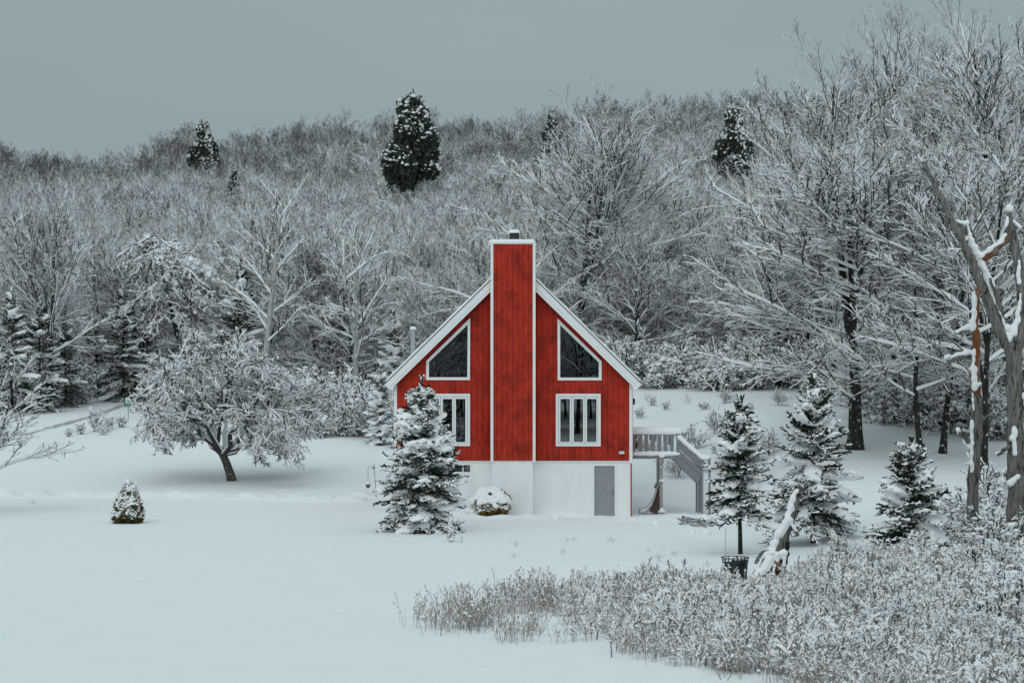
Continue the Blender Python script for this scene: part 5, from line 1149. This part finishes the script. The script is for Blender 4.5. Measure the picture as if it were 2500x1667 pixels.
# taller snowy brush around the snags, and brush on the slopes and by the driveway
BR = [shrub_parts(shrub(150+k, (1.5, 1.1, 1.8)[k], 12, .75, 6, 5, .03, .005, .14, (80, 60, 70)[k], .07), 'brush', 'twig') for k in range(3)]
def brush(px, py, s, lab, grp=None, k=None):
    p = place(px, py); copies(BR[rg.integers(0, 3) if k is None else k], 'snowy_brush', p, rg.random()*6.28, s, lab, 'bush', grp)
for px, py, s in ((2300, 1360, .9), (2345, 1330, 1.0), (2405, 1335, 1.1), (2430, 1390, 1.0), (2300, 1420, .8), (2455, 1450, 1.1), (2360, 1400, .8), (2500, 1420, 1.2), (2420, 1280, 1.2), (2330, 1270, .9), (2450, 1250, 1.2), (2490, 1520, 1.0), (2400, 1490, .8), (2300, 1500, .7), (2220, 1440, .7), (2440, 1570, .9), (2060, 1400, .6), (2140, 1440, .6)):
    brush(px, py, s, 'tall snowy brush around the feet of the dead snags', 'snowy brush around the dead snags')
rb = np.random.default_rng(91)
for k in range(24):
    px = rb.uniform(1880, 2500); py = rb.uniform(1455, 1660); p = place(px, py)
    copies(SHR[rb.integers(0, 4)], 'snowy_brush', (p[0], p[1], p[2]-.05), rb.random()*6.28, rb.uniform(.24, .38), 'knee-high rounded bush bowed under snow among the dry weeds', 'bush', 'low snowy bushes in the weed patch')
for px, py, s in ((1690, 1095, .8), (1745, 1060, .7), (1700, 1150, .8), (1660, 1165, .7), (1640, 1150, .6), (1880, 1110, .6), (1930, 1135, .5)):
    brush(px, py, s, 'twiggy brush on the snowy slope behind the deck stairs', 'brush on the slope behind the deck')
for px, py, s in ((1590, 990, .4), (1625, 1000, .35), (1720, 1000, .45), (1770, 985, .5), (1830, 1000, .4), (1900, 990, .5), (1560, 1020, .4), (1850, 1060, .35)):
    brush(px, py, s, 'thin sapling clump on the upper part of the bank behind the deck', 'saplings on the bank behind the deck')
for px, py, s in ((165, 1066, .55), (200, 1060, .7), (235, 1054, .75), (270, 1048, .8), (300, 1043, .8), (250, 1062, .6)):
    brush(px, py, s, 'low snowy brush along the lawn edge below the driveway', 'brush along the driveway edge')
STK = [weed(20+k, 9, .6, .12, .1, .1) for k in range(2)]
for px, py, s, lab in ((82, 1230, .35, 'small tuft of dry stalks on the lawn beside the trodden track'), (895, 1225, .4, 'tuft of thin stalks in the snow beside the shepherd hook'), (1585, 975, .7, 'sparse dry stalks at the near end of the bank behind the deck'), (1680, 985, .9, 'pinkish dry stalks halfway along the bank behind the deck'), (1800, 985, .8, 'dry stalks on the bank toward the big maple')):
    p = place(px, py); o = tag(link('dry_stalks', STK[int(px) % 2]), lab, 'weeds'); o.location = p; o.scale = (s*1.6, s*1.6, s)
# snow-covered stones along the foot of the house
for k, (px, py, r) in enumerate(((1356, 1268, .17), (1290, 1270, .1), (1262, 1268, .12), (1725, 1305, .2), (1690, 1300, .13), (1600, 1280, .15))):
    p = place(px, py); A = Acc(); blobs(A, [(0, 0, 0)], [[r, r*.9, r*.75]], sub=2, rng=np.random.default_rng(k), jit=.03)
    o = tag(link('snowy_stone', A.mesh('snowy_stone', ['snow'], True)), 'rounded stone under snow near the foot of the house', 'stone', 'snow-covered stones by the house'); o.location = (p[0], p[1], p[2]+r*.25)
